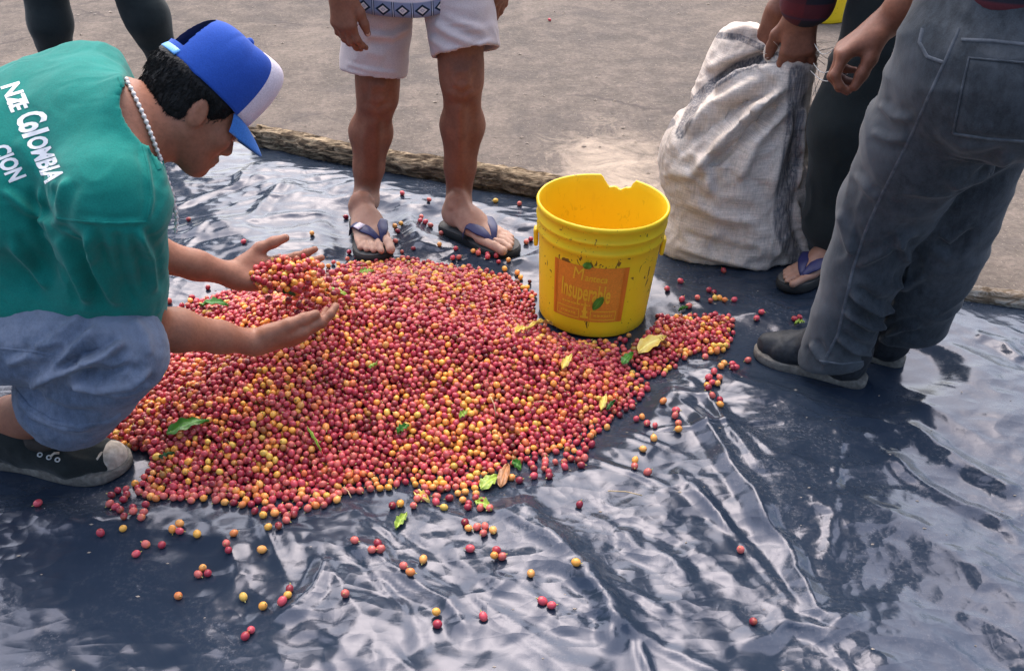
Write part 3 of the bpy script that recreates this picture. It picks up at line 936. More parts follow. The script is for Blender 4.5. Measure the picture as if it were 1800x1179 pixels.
# loose cherries, read off the photograph: r red, o orange, y yellow
LOOSE = """180,947,r 219,938,y 204,893,r 213,902,r 221,918,r 235,897,r 257,890,r 241,979,r 258,962,r 286,963,r 315,1053,o 350,1015,r 358,1004,o 367,1014,r
401,970,r 405,982,r 414,950,o 463,980,o 430,1059,y 465,1079,y 512,1051,r 509,1065,y 500,1078,r 610,1068,r 444,1120,r 434,1131,r 626,971,r 656,988,r 666,974,r 671,985,r
318,929,o 305,938,y 318,942,r 349,949,y 818,935,r 824,946,o 839,944,r 853,944,r 850,955,r 867,952,o 827,980,r 873,988,r 869,999,y 883,998,r 745,996,o 711,1016,r 723,1026,o
933,1028,o 1011,1017,y 953,1076,r 969,1083,r 768,1094,y 770,1113,r 850,1101,r 1018,901,r 992,834,r 1016,819,r 1027,817,r 1021,833,r 1115,825,y 1114,836,r 1137,845,r 1129,805,o
913,855,r 899,847,o 845,910,r 861,912,r 781,903,y 1187,734,r 1185,745,r 1191,758,r 1191,769,y 1148,783,o 1299,982,r 1321,1107,r 1250,711,r 1264,714,r 1264,726,y
1272,475,r 1196,496,r 1172,512,r 1246,512,r 1255,517,r 1198,532,r 1225,532,r 1248,536,r 1256,530,y 1264,530,y 1273,534,o 1290,532,r 1210,543,r 1157,555,r 1171,558,r 1329,565,r 1337,559,r
1396,564,r 1405,561,r 1315,632,r 1287,642,r 1293,650,r 1286,657,r 1271,653,o 1265,661,o 1253,669,r 1244,677,r 1250,684,r 1263,677,r 1260,685,o 1241,689,y 1243,697,r
708,353,r 755,364,r 871,356,y 913,361,r 608,381,r 694,398,o 705,398,y 699,408,r 741,386,r 748,392,r 739,394,r 757,396,r 776,412,r 695,424,r 773,443,o 845,445,r 832,453,o 841,456,r 857,455,r 862,449,y
796,460,r 807,460,r 735,464,r 333,394,r 550,424,o 431,442,r 933,420,r 925,425,r 966,32,r 887,479,y 915,490,y 909,484,o 298,533,r 335,530,o 346,529,r 314,544,r 68,888,r 1238,640,r 1278,606,r"""
LOOSE = [(float(a), float(b), c) for a, b, c in (t.split(',') for t in LOOSE.split())]
loose = []
for px, py, c in LOOSE:
    g = G(px, py, CR + .008)
    z = (tz(g[0], g[1]) if g[1] < edge_y(g[0]) else .0) + CR * .98
    loose.append((g[0], g[1], z, c)); put(g[0], g[1], z)
n_loose = len(balls)
# drop cherries one by one, letting each roll to a hollow
fail = 0
bx0, bx1 = HEAP[:, 0].min(), SIDE[:, 0].max(); by0, by1 = HEAP[:, 1].min(), HEAP[:, 1].max()
R1 = rng.random((72000, 3))
for kx, ky, kz in R1:
    x = bx0 + (bx1 - bx0) * kx; y = by0 + (by1 - by0) * ky
    h = look(HT, x, y)
    if h <= 0 or blocked(x, y): continue
    z = rest(x, y)
    if z > h + .035: continue
    st = CR * .8
    for it in range(6):
        best = None
        for q in range(6):
            a = kz * 6.283 + q * 1.0472
            x2, y2 = x + st * math.cos(a), y + st * math.sin(a)
            z2 = rest(x2, y2)
            if z2 < z - 1e-5 and (best is None or z2 < best[2]): best = (x2, y2, z2)
        if best is None: st *= .5; continue
        x, y, z = best
    if z <= look(HT, x, y) + CR * .75 and not blocked(x, y): put(x, y, z)
# thin fringe of strays round the heap edge
for k in range(9000):
    i = random.randrange(len(HEAP)); a, b = HEAP[i], HEAP[(i + 1) % len(HEAP)]
    if i > 22 and random.random() < .8: continue
    t = random.random(); c = a + (b - a) * t
    n = np.array([b[1] - a[1], -(b[0] - a[0])]); n /= np.linalg.norm(n)
    x, y = c - n * abs(random.gauss(0, .028)) * (1 if inside((c + n * .01)[None], HEAP)[0] else -1)
    if noise(np.array([[x * 14, y * 14]]), 33)[0] < -.05 or blocked(x, y): continue
    z = rest(x, y)
    if z < look(TT, x, y) + CR * 1.05 and k % 6 == 0: put(x, y, z)
balls = np.array(balls); print('balls', len(balls))

# one cherry: a slightly long berry with a crown scar at one pole, a pale stalk end at the other
def cherry_shape(seg=10, rings=7, nub=True):
    v = [(0, 0, 1.10)]; t = [0.0]
    for i in range(1, rings):
        a = math.pi * i / rings
        for k in range(seg):
            b = 2 * math.pi * k / seg
            v.append((math.sin(a) * math.cos(b), math.sin(a) * math.sin(b), math.cos(a) * 1.10)); t.append(i / rings)
    v.append((0, 0, -1.06)); t.append(1.0)
    f = [(0, 1 + k, 1 + (k + 1) % seg) for k in range(seg)]
    for i in range(rings - 2):
        a = 1 + i * seg
        for k in range(seg):
            q = (a + k, a + seg + k, a + seg + (k + 1) % seg, a + (k + 1) % seg)
            f += [(q[0], q[1], q[2]), (q[0], q[2], q[3])]
    a = 1 + (rings - 2) * seg
    f += [(a + k, len(v) - 1, a + (k + 1) % seg) for k in range(seg)]
    if nub:                                          # short stalk stub, joined on
        n0 = len(v)
        for z, r in ((.98, .20), (1.32, .13), (1.5, .16)):
            for k in range(4): v.append((r * math.cos(k * 1.5708), r * math.sin(k * 1.5708), z)); t.append(-1.0)
        for i in range(2):
            for k in range(4):
                q = (n0 + i * 4 + k, n0 + i * 4 + (k + 1) % 4, n0 + i * 4 + 4 + (k + 1) % 4, n0 + i * 4 + 4 + k)
                f += [(q[0], q[1], q[2]), (q[0], q[2], q[3])]
        f += [(n0 + 8, n0 + 9, n0 + 10), (n0 + 8, n0 + 10, n0 + 11)]
    return np.array(v, float), np.array(f, np.int32), np.array(t)
REDS = np.array([(.47, .042, .068), (.54, .064, .086), (.38, .028, .050), (.58, .092, .096), (.30, .022, .040), (.62, .13, .105)])
ORGS = np.array([(.76, .23, .060), (.80, .30, .075), (.70, .17, .06), (.82, .36, .09)])
YELS = np.array([(.88, .38, .06), (.86, .42, .07), (.90, .34, .06), (.74, .45, .08)])
def cherry_cols(kind, t, rnd):
    """kind 0 red, 1 orange, 2 yellow"""
    pal = (REDS, ORGS, YELS)[kind]
    c = pal[rnd.integers(len(pal))] * rnd.uniform(.85, 1.15)
    tip = np.array((.58, .22, .05)) if kind < 2 else np.array((.42, .42, .06))
    w = sstep(.55, 1.0, t) * rnd.uniform(0, .75) * (kind < 2)
    col = c[None] * (1 - w[:, None]) + tip[None] * w[:, None]
    if rnd.random() < .05: col *= rnd.uniform(.35, .6)
    col[t >= .99] = (.16, .08, .035)
    col[t < 0] = (.50, .42, .12)
    return np.concatenate([np.clip(col, 0, 1), np.ones((len(t), 1))], 1)
def rand_rot(rnd):
    q = rnd.normal(size=4); q /= np.linalg.norm(q); w, x, y, z = q
    return np.array([[1 - 2 * (y * y + z * z), 2 * (x * y - z * w), 2 * (x * z + y * w)],
                     [2 * (x * y + z * w), 1 - 2 * (x * x + z * z), 2 * (y * z - x * w)],
                     [2 * (x * z - y * w), 2 * (y * z + x * w), 1 - 2 * (x * x + y * y)]])
def cherry_mass(name, pts, mat, label, cat, rnd, extra=None):
    A = cherry_shape(9, 6, False); Bq = cherry_shape(9, 6, True)
    VV, FF, CC, n = [], [], [], 0
    # colour drifts in patches, as handfuls of riper and greener fruit
    patch = fbm(np.asarray(pts)[:, :2] * 6, 2, 55)
    for k, p in enumerate(pts):
        v, f, t = Bq if rnd.random() < .38 else A
        u = rnd.random() - .22 * patch[k]
        kind = 0 if u < .76 else (1 if u < .91 else 2)
        s = CR * rnd.uniform(.82, 1.12)
        VV.append((v * s * np.array([1, rnd.uniform(.94, 1.02), rnd.uniform(.96, 1.16)])) @ rand_rot(rnd).T + p); FF.append(f + n); CC.append(cherry_cols(kind, t, rnd)); n += len(v)
    if extra:
        ev, ef, ec = extra; VV.append(ev); FF.append(ef + n); CC.append(ec)
    VV, FF, CC = np.concatenate(VV), np.concatenate(FF), np.concatenate(CC)
    o = mesh_obj(name, VV, FF, mat, origin=(*np.mean(pts, 0)[:2], 0), attrs={'Col': CC})
    return tag(o, label, cat, kind='stuff')
# the 300 that show largest: the loose ones and the nearest of the heap; the rest one mass
pxb = pix(balls); depth = (balls - CAMP) @ FV
rest_i = np.arange(n_loose, len(balls))
def covered(b):                                      # something lies on it
    ci, cj = int(b[0] // DD), int(b[1] // DD)
    return any(q[2] > b[2] + .6 * CR and (q[0] - b[0]) ** 2 + (q[1] - b[1]) ** 2 < (1.25 * CR) ** 2
               for a in (ci - 1, ci, ci + 1) for c in (cj - 1, cj, cj + 1) for q in cells.get((a, c), ()))
top = np.array([covered(b) for b in balls[rest_i]])
order = rest_i[~top][np.argsort(depth[rest_i[~top]])]
N_SOLO = max(0, 298 - n_loose)
solo = list(order[:N_SOLO]); solo_set = set(solo)
mass = np.array([balls[k] for k in rest_i if k not in solo_set])
hb, hbf = grid(HEAP[:, 0].min() - .02, SIDE[:, 0].max() + .02, HEAP[:, 1].min() - .02, HEAP[:, 1].max() + .02, 150, 110)
hz = np.array([look(HT, x, y) - .026 for x, y, _ in hb]); keepv = hz > .004
hb[:, 2] = np.maximum(hz, 0)
hbf = hbf[keepv[hbf].all(1)]
hbt = np.concatenate([hbf[:, [0, 1, 2]], hbf[:, [0, 2, 3]]])
cherry_mass("cherry_heap", mass, M['cherry'], "broad heap of red and yellow coffee cherries poured on the black plastic", "coffee cherries",
            np.random.default_rng(5), (hb, hbt, np.tile(np.array([[.14, .016, .016, 1]]), (len(hb), 1))))
# shared meshes for single cherries
CH = {}
r5 = np.random.default_rng(9)
for kind, c in ((0, 'r'), (1, 'o'), (2, 'y')):
    for q in range(5):
        v, f, t = cherry_shape(14, 10, q != 0)
        me = raw_mesh("coffee_cherry", v * CR * np.array([1, 1, 1 + .03 * q]), f)
        me.polygons.foreach_set('use_smooth', np.ones(len(f), bool))
        a = me.attributes.new('Col', 'FLOAT_COLOR', 'POINT'); a.data.foreach_set('color', cherry_cols(kind, t, r5).astype(np.float32).ravel())
        me.materials.append(M['cherry']); CH.setdefault(c, []).append(me)
CNAME = {'r': 'ripe red', 'o': 'orange half ripe', 'y': 'yellow unripe'}
ZONE = [(lambda x, y: y < 250, "on the bare dirt beyond the log"),
        (lambda x, y: x > 1380 and y < 600, "beside the green sprig at the jeans man's shoe"),
        (lambda x, y: x > 1140 and y < 600, "on dark plastic between the yellow bucket and the sack"),
        (lambda x, y: x > 1225 and y < 740, "just right of the small spilled heap near the black shoe"),
        (lambda x, y: y < 475 and x < 600, "on shiny plastic behind the crouching man's hands"),
        (lambda x, y: y < 475 and x < 720, "around the standing man's right sandal"),
        (lambda x, y: y < 500, "around the standing man's left sandal"),
        (lambda x, y: x < 420 and y < 560, "by the heap edge under the crouching man's arm"),
        (lambda x, y: x < 300, "on dark plastic beside the toe of the canvas shoe"),
        (lambda x, y: x > 1270, "alone on open plastic at the lower right"),
        (lambda x, y: x > 975 and y < 1000, "on pale shining plastic right of the heap"),
        (lambda x, y: x < 560, "on open plastic in front of the heap's left half"),
        (lambda x, y: True, "on open plastic in front of the heap's middle")]
def one_cherry(p, c, label, group):
    o = bpy.data.objects.new("coffee_cherry", random.choice(CH[c])); COL.objects.link(o)
    o.location = tuple(p); o.rotation_euler = (random.gauss(1.4, .5), random.uniform(-.4, .4), random.uniform(0, 6.28))
    s = random.uniform(.95, 1.1); o.scale = (s, s, s)
    tag(o, label, "coffee cherry", group)
for (x, y, z, c), (px, py, _) in zip(loose, LOOSE):
    w = next(t for f, t in ZONE if f(px, py))
    one_cherry((x, y, z), c, f"{CNAME[c]} coffee cherry {w}", f"loose {CNAME[c]} cherries {w}"[:110])
for k in solo:
    c = random.choices('roy', (.70, .18, .12))[0]
    px, py = pix(balls[k])
    w = ("beside the toe of the canvas shoe" if px < 300 and py < 880 else "at the heap's front left corner near the canvas shoe" if px < 330 else
         "at the heap's nearest front edge, its lowest point" if px < 520 else "at the heap's front edge left of the pale narrow leaf" if px < 690 else
         "on the heap's edge between pale narrow leaf and brown leaf" if px < 850 else "at the heap's right front edge beyond the brown leaf")
    one_cherry(balls[k], c, f"{CNAME[c]} coffee cherry {w}", f"{CNAME[c]} cherries {w}"[:110])

# ------------------------------------------------------------------ leaves
def surf(px, py):
    """where the sight line meets the heap or the sheet"""
    r = ray(px, py); t = (.25 - CAM_H) / r[2]
    while True:
        p = CAMP + r * t
        h = max(look(HT, p[0], p[1]) + (.006 if look(HT, p[0], p[1]) > 0 else 0), tz(p[0], p[1]) if p[2] < .05 else 0)
        if p[2] <= h + .004 or t > 6: return p
        t += .004
def leaf(a, b, w, mat, label, bend=.25, fold=.35, lift=.004, name="leaf", group=None, at=None):
    A, Bp = (surf(*a), surf(*b)) if at is None else at
    A = A + V(0, 0, lift); Bp = Bp + V(0, 0, lift)
    ax = Bp - A; L = np.linalg.norm(ax); ax /= L
    s = nrm(np.cross(ax, V(0, 0, 1))); up = np.cross(s, ax)
    n, m = 14, 8; vs, rib, fs = [], [], []
    sd = random.random() * 50
    for i in range(n + 1):
        t = i / n
        wd = w * (math.sin(math.pi * min(1, t ** .8)) ** .75 if 0 < t < 1 else 0.02) * (1 - .25 * t)
        for j in range(m + 1):
            u = (j / m - .5) * 2
            z = bend * L * (t * (1 - t)) * 1.2 + fold * wd * abs(u) ** 1.3 + .004 * math.sin(t * 22 + sd) * abs(u) * (wd / w) + .003 * math.sin(u * 4 + sd + t * 3)
            vs.append(A + ax * L * t + s * wd * u + up * z); rib.append(abs(u))
    for i in range(n):
        for j in range(m):
            q = i * (m + 1) + j; fs.append((q, q + 1, q + m + 2, q + m + 1))
    k = len(vs)
    under = [x - up * .0007 for x in vs]
    vs += under; rib += rib
    fs += [tuple(x + k for x in q)[::-1] for q in fs]
    o = mesh_obj(name, vs, fs, mat, origin=(A + Bp) / 2 - V(0, 0, lift), attrs={'rib': rib})
    return tag(o, label, "leaf", group)
LEAVES = [((294, 766), (368, 741), .020, 'leaf', "long pointed green leaf lying on the left side of the cherry heap"),
          ((352, 541), (402, 538), .014, 'leaf', "small green leaf on the heap below the crouching man's far forearm"),
          ((846, 862), (876, 838), .017, 'leaf_lime', "lime green leaf at the front edge of the heap beside a brown leaf"),
          ((880, 858), (893, 818), .013, 'leaf_brown', "curled brown dry leaf at the front edge of the heap"),
          ((902, 812), (916, 828), .009, 'leaf', "small green leaf just right of the brown dry leaf"),
          ((838, 884), (864, 898), .011, 'leaf_lime', "pale lime leaf scrap on the plastic below the heap's front edge"),
          ((696, 932), (716, 903), .009, 'leaf_lime', "narrow pale green leaf standing among strays in front of the heap"),
          ((728, 868), (756, 884), .009, 'leaf_yellow', "short yellow leaf scrap on the lower front of the heap"),
          ((1122, 622), (1172, 594), .026, 'leaf_yellow', "broad bent yellow leaf on the small heap beside the bucket"),
          ((1094, 642), (1113, 622), .013, 'leaf', "small oval green leaf between the two heaps of cherries"),
          ((1150, 594), (1172, 606), .008, 'leaf_brown', "tan leaf tip just above the broad yellow leaf"),
          ((572, 512), (614, 526), .010, 'leaf_lime', "lime folded leaf on the heap behind the crouching man's fingers"),
          ((906, 588), (928, 580), .011, 'leaf_yellow', "small rounded yellow leaf on the heap left of the bucket's base"),
          ((926, 580), (972, 572), .009, 'leaf_yellow', "long yellow leaf on the heap at the bucket's base"),
          ((988, 652), (1006, 624), .009, 'leaf_yellow', "upright yellow leaf on the right part of the heap"),
          ((1056, 724), (1066, 694), .008, 'leaf_yellow', "thin yellow leaf near the right corner of the heap"),
          ((1066, 722), (1082, 706), .006, 'leaf_dark', "dark green leaf sliver beside the thin yellow leaf"),
          ((698, 764), (720, 748), .009, 'leaf', "green leaf scrap in the middle of the heap"),
          ((808, 738), (822, 724), .007, 'leaf_lime', "tiny lime leaf on the heap right of its middle"),
          ((632, 482), (658, 478), .008, 'leaf_lime', "small lime leaf at the back edge of the heap below the sandal"),
          ((648, 648), (664, 642), .006, 'leaf_lime', "tiny lime leaf on the heap right of the crouching man's hand"),
          ((280, 806), (308, 798), .006, 'leaf_dark', "dark green leaf sliver below the long green leaf"),
          ((540, 752), (566, 800), .004, 'leaf_lime', "thin lime blade on the heap in front of the hands"),
          ((1192, 548), (1210, 542), .006, 'leaf', "tiny green sprig by a loose cherry near the bucket"),
          ((1396, 572), (1414, 568), .006, 'leaf_lime', "lime sprig by two cherries at the jeans man's shin")]
for a, b, w, mt, lb in LEAVES: leaf(a, b, w, M[mt], lb)
def straw(a, b, label):
    A, Bp = surf(*a) + V(0, 0, .008), surf(*b) + V(0, 0, .008)
    mb = MB(); mb.tube([A, (A + Bp) / 2 + V(0.002, 0, .004), Bp], .0011, 5)
    tag(mb.build("twig", M['straw'], origin=(A + Bp) / 2), label, "twig")
straw((862, 702), (872, 735), "thin pale twig slanting on the right middle of the heap")
straw((940, 712), (966, 714), "thin pale twig lying flat on the heap below the bucket")
straw((604, 862), (618, 880), "short bent straw on plastic at the heap's front edge")
straw((1068, 868), (1128, 876), "flat brown stalk stuck to the shiny plastic right of the heap")

# ================================================================== BUCKET
def bucket(loc, tilt, label, full=True, scale=1.0):
    t = thing("bucket", loc, label, "bucket")
    prof = [(0.0001, .006), (.126, .006), (.1285, .0), (.134, .006), (.1480, .222), (.1530, .225), (.1540, .236), (.1500, .239), (.1508, .254), (.1560, .257), (.1570, .264),
            (.1530, .268), (.1538, .286), (.1580, .288), (.1592, .297), (.1560, .302), (.1515, .299), (.1500, .282), (.1320, .012), (0.0001, .010)]
    pr = []
    for (r0, z0), (r1, z1) in zip(prof[:-1], prof[1:]):
        k = max(1, int(abs(z1 - z0) / .02))
        for q in range(k): pr.append((r0 + (r1 - r0) * q / k, z0 + (z1 - z0) * q / k))
    pr.append(prof[-1])
    n = 160; R = Matrix.Rotation(tilt[0], 3, 'Y') @ Matrix.Rotation(tilt[1], 3, 'X')
    Rn = np.array(R)
    vs, fs = [], []
    for r, z in pr:
        for k in range(n):
            a = 2 * math.pi * k / n
            # angle 0 = +Y (away from the camera), growing towards +X
            d = (a + math.pi) % (2 * math.pi) - math.pi
            x = (d - math.radians(19)) / math.radians(15)
            zz = z
            if full and abs(x) < 1.25:
                cut = .302 - .031 * (max(0, 1 - abs(x) ** 2.6) ** .5 if abs(x) < 1 else 0) - .003 * math.sin(x * 9)
                if abs(x) < 1: zz = min(z, cut)
            wob = 1 + .006 * math.sin(2 * a + 1)
            vs.append((r * wob * math.sin(a), r * wob * math.cos(a), zz))
    for i in range(len(pr) - 1):
        for k in range(n): fs.append((i * n + k, (i + 1) * n + k, (i + 1) * n + (k + 1) % n, i * n + (k + 1) % n))
    tr = lambda v: np.asarray(v, float) * scale @ Rn.T + np.array(loc)
    ki = next(i for i, q in enumerate(pr) if q[1] < .2999 and i > len(pr) // 2 and q[0] < .1516 and q[1] > .28)
    b = mesh_obj("body", tr(vs), fs, M['bucket'], t, attrs={'inside': (np.arange(len(vs)) >= ki * n).astype(float)})
    md = b.modifiers.new("edge", 'WEIGHTED_NORMAL')
    def wall(a, z, off): r = .134 + (.1475 - .134) * (z - .006) / .194 + off; return (r * math.sin(a), r * math.cos(a), z)
    for sgn in (1, -1):                              # lugs where the handle clipped on
        mb = MB(); a0 = math.radians(90 * sgn + 4)
        lug = Sdf(.004)
        for da in (-.06, 0, .06):
            lug.cone(tr([wall(a0 + da, .178, .006)])[0], tr([wall(a0 + da, .214, .006)])[0], .0055, .0055, .006)
        v, f = lug.mesh(.003); mesh_obj("handle_lug", v, f, M['bucket'], t)
    return t, tr, wall
BK, btr, bwall = bucket((BUCKET[0], BUCKET[1], .008), (math.radians(2.8), math.radians(-1.0)), "open yellow plastic bucket with a bite out of its rim and an orange label")
# label: angle runs left to right as seen; photo: x 965..1105 at its top
AC = math.pi + math.radians(12)
def lab(u, w, off=.0012):                             # u -1..1 across, w 0..1 up
    a = AC - u * math.radians(36); return bwall(a, .048 + .150 * w, off)
def lab_mesh(name, quads, mat, off, parent=BK, nu=24, nw=10):
    vs, fs = [], []
    for (u0, u1, w0, w1) in quads:
        b = len(vs)
        for j in range(nw + 1):
            for i in range(nu + 1): vs.append(lab(u0 + (u1 - u0) * i / nu, w0 + (w1 - w0) * j / nw, off))
        for j in range(nw):
            for i in range(nu):
                q = b + j * (nu + 1) + i; fs.append((q, q + 1, q + nu + 2, q + nu + 1))
    return mesh_obj(name, btr(vs), fs, mat, parent)
LB = lab_mesh("label", [(-1, 1, 0, 1)], M['label'], .0010)
lab_mesh("label_border", [(-1, -.93, 0, 1), (-.905, -.89, 0, 1), (.90, 1, 0, 1), (.87, .885, 0, 1)], M['label_line'], .0018, LB, 6, 12)
def lab_text(s, u, w, sx, sw, bold, shear=0, rise=0, name="lettering"):
    v, f = text_mesh(s, bold)
    pts = [lab(u + sx * x + shear * y, w + sw * y + rise * x, .0020) for x, y, _ in v]
    return mesh_obj(name, btr(pts), f, M['ink_yellow'], LB, smooth=False)
lab_text("M", -.46, .75, .40, .32, .0, .05)
lab_text("anteca", -.12, .755, .22, .17, .02, .04, -.006)
lab_text("Insuperable", -.76, .42, .29, .44, .02, .02, -.012)
# emblem between two scroll frames
lab_mesh("emblem", [(-.16, .06, .06, .10), (-.10, 0.0, .10, .16), (-.13, .03, .16, .20), (-.09, -.01, .20, .27), (-.07, -.03, .27, .36)], M['ink_yellow'], .0020, LB, 6, 4)
fr = []
for a, b, c, d in ((-.86, -.2, .20, .04), (.10, .80, .20, .04)):
    fr += [(a, b, c, c + .016), (a, b, d, d + .016), (a, a + .02, d, c), (b - .02, b, d, c)]
lab_mesh("scroll_frame", fr, M['ink_yellow'], .0020, LB, 8, 3)
bars = []                                            # print too small to read: rows of short worn strokes
for u0, u1, w in ((-.74, -.30, .11), (.20, .70, .11), (-.70, .10, .29)):
    u = u0
    while u < u1:
        l = random.uniform(.03, .09); bars.append((u, min(u + l, u1), w + random.uniform(-.006, .006), w + .030)); u += l + .025
lab_mesh("small_print", bars, M['ink_yellow'], .0020, LB, 2, 1)
def leaf_on_bucket(u0, z0, u1, z1, w, label):
    A = btr([bwall(AC - u0, z0, .003)])[0]; Bq = btr([bwall(AC - u1, z1, .003)])[0]
    ax = Bq - A; L = np.linalg.norm(ax); ax /= L
    nn = nrm(((A + Bq) / 2 - BUCKET) * V(1, 1, 0)); s = nrm(np.cross(ax, nn)); vs, fs, rib = [], [], []
    for i in range(11):
        t = i / 10; wd = w * (math.sin(math.pi * t) ** .7 if 0 < t < 1 else .03)
        for j in range(5):
            u = (j / 4 - .5) * 2
            vs.append(A + ax * L * t + s * wd * u + nn * (.0022 + .0015 * math.sin(t * 7 + u) - .004 * abs(u) * wd / .01 * .2)); rib.append(abs(u))
    for i in range(10):
        for j in range(4): q = i * 5 + j; fs.append((q, q + 1, q + 6, q + 5))
    k = len(vs); vs += [x - nn * .001 for x in vs]; rib += rib; fs += [tuple(x + k for x in q)[::-1] for q in fs]
    tag(mesh_obj("leaf", vs, fs, M['leaf_dark'] if w < .009 else M['leaf'], origin=A, attrs={'rib': rib}), label, "leaf")
leaf_on_bucket(.10, .085, .25, .122, .0105, "green leaf stuck to the orange bucket label over the lettering")
leaf_on_bucket(-.12, .203, .02, .201, .0095, "torn green leaf scrap stuck to the bucket above its label")
bk2 = G(1458, 46)
bucket((bk2[0] + .0, bk2[1] + .16, 0), (0, 0), "plain yellow bucket standing far back behind the sack", False)

# ================================================================== PEOPLE: shared builders
def frame_pt(o, fx, rx, ux, k=1.0): return lambda f, r, u: o + k * (fx * f + rx * r + ux * u)
def head_sdf(s, o, F, U, hs=.93):
    F, U = nrm(F), nrm(U); U = nrm(U - (U @ F) * F); Rr = np.cross(F, U)
    Q = frame_pt(o, F, Rr, U, hs); A = np.array([F, Rr, U])
    s.ell(Q(-.012, 0, .035), tuple(hs * x for x in (.098, .077, .088)), A, .02)
    s.ell(Q(.034, 0, -.030), tuple(hs * x for x in (.060, .060, .085)), A, .03)
    for e in (1, -1):
        s.cone(Q(-.005, .048 * e, -.050), Q(.062, .022 * e, -.094), .026 * hs, .020 * hs, .025)
        s.ell(Q(.060, .043 * e, -.022), tuple(hs * x for x in (.026, .022, .022)), A, .02)
        s.ell(Q(.080, .028 * e, .022), tuple(hs * x for x in (.018, .030, .011)), A, .014)
    s.ell(Q(.076, 0, -.098), tuple(hs * x for x in (.020, .022, .018)), A, .02)
    s.cone(Q(.086, 0, .006), Q(.104, 0, -.032), .010 * hs, .0135 * hs, .012)
    for e in (1, -1): s.ell(Q(.096, .013 * e, -.036), tuple(hs * x for x in (.012, .010, .009)), A, .008)
    s.ell(Q(.092, 0, -.062), tuple(hs * x for x in (.013, .025, .0075)), A, .008)
    s.ell(Q(.089, 0, -.075), tuple(hs * x for x in (.013, .022, .0085)), A, .008)
    for e in (1, -1):
        s.ell(Q(.098, .033 * e, .000), tuple(hs * x for x in (.014, .016, .011)), A, .012, 's')
        s.ell(Q(.084, .032 * e, .000), tuple(hs * x for x in (.013, .014, .012)), A, .003)
        # ear: a tilted shell hollowed on its outer face
        a = nrm(F * -.25 + U); b = np.cross(a, Rr)
        s.ell(Q(-.012, .081 * e, -.004), tuple(hs * x for x in (.030, .0075, .018)), np.array([a, Rr, b]), .006)
        s.ell(Q(-.007, .095 * e, -.002), tuple(hs * x for x in (.022, .009, .011)), np.array([a, Rr, b]), .006, 's')
    return Q, A
def hair_mesh(name, Q, A, parent, low=-.02, back=-.085, vol=.012, hs=.93, cap=None, strands=0):
    h = Sdf(.012)
    h.ell(Q(-.016, 0, .040), tuple(hs * x for x in (.098 + vol, .077 + vol, .090 + vol)), A, .01)
    h.ell(Q(-.044, 0, -.025), tuple(hs * x for x in (.056 + vol, .066 + vol, .060)), A, .02)
    # face opening and neck line
    F, Rr, U = A
    h.plane(Q(.062, 0, .045), nrm(F * .8 - U * .55), .02)
    h.plane(Q(-.03, 0, back), nrm(-U + F * .12), .012)
    for e in (1, -1):
        h.ell(Q(.030, .085 * e, -.052), tuple(hs * x for x in (.050, .04, .042)), A, .01, 's')
        h.ell(Q(-.010, .094 * e, -.004), tuple(hs * x for x in (.022, .026, .030)), A, .006, 's')
    v, f = h.mesh(.004)
    n = vnormals(v, f)
    v = v + n * (.0012 * np.abs(noise(v * 95, 4)) + .0018 * noise(v * 38, 8))[:, None]
    if cap is not None:                              # pressed flat inside the cap
        o, cf, cr, cu, k = cap
        q = np.stack([(v - o) @ cf, (v - o) @ cr, (v - o) @ cu], 1) / k
        el = np.sqrt(((q[:, 0] + .008) / .090) ** 2 + (q[:, 1] / .080) ** 2 + (np.maximum(q[:, 2] - .045, 0) / .092) ** 2)
        w = sstep(.046, .056, q[:, 2])
        sc = 1 - w * (1 - 1 / np.maximum(el, 1))
        c = np.array([-.012, 0, .045])
        v = o + k * (((q - c) * sc[:, None] + c) @ np.array([cf, cr, cu]))
    ob = mesh_obj(name, v, f, M['hair'], parent)
    if strands:
        rs = np.random.default_rng(3); mb = MB(); n = vnormals(v, f); cr_ = Q(-.03, 0, .11)
        for i in rs.integers(0, len(v), strands):
            p, nn = v[i], n[i]
            if cap is not None and (p - cap[0]) @ cap[3] / cap[4] > .040: continue
            d = p - cr_; d = d - (d @ nn) * nn
            if np.linalg.norm(d) < 1e-4: continue
            d = nrm(nrm(d) + rs.normal(size=3) * .22); L = rs.uniform(.008, .014)
            mb.tube([p, p + d * L * .55 + nn * .0012, p + d * L + nn * rs.uniform(-.0015, .0012)], [.0006, .0006, .0002], 3, False)
        mb.build("hair_strands", M['hair'], ob)
    return ob
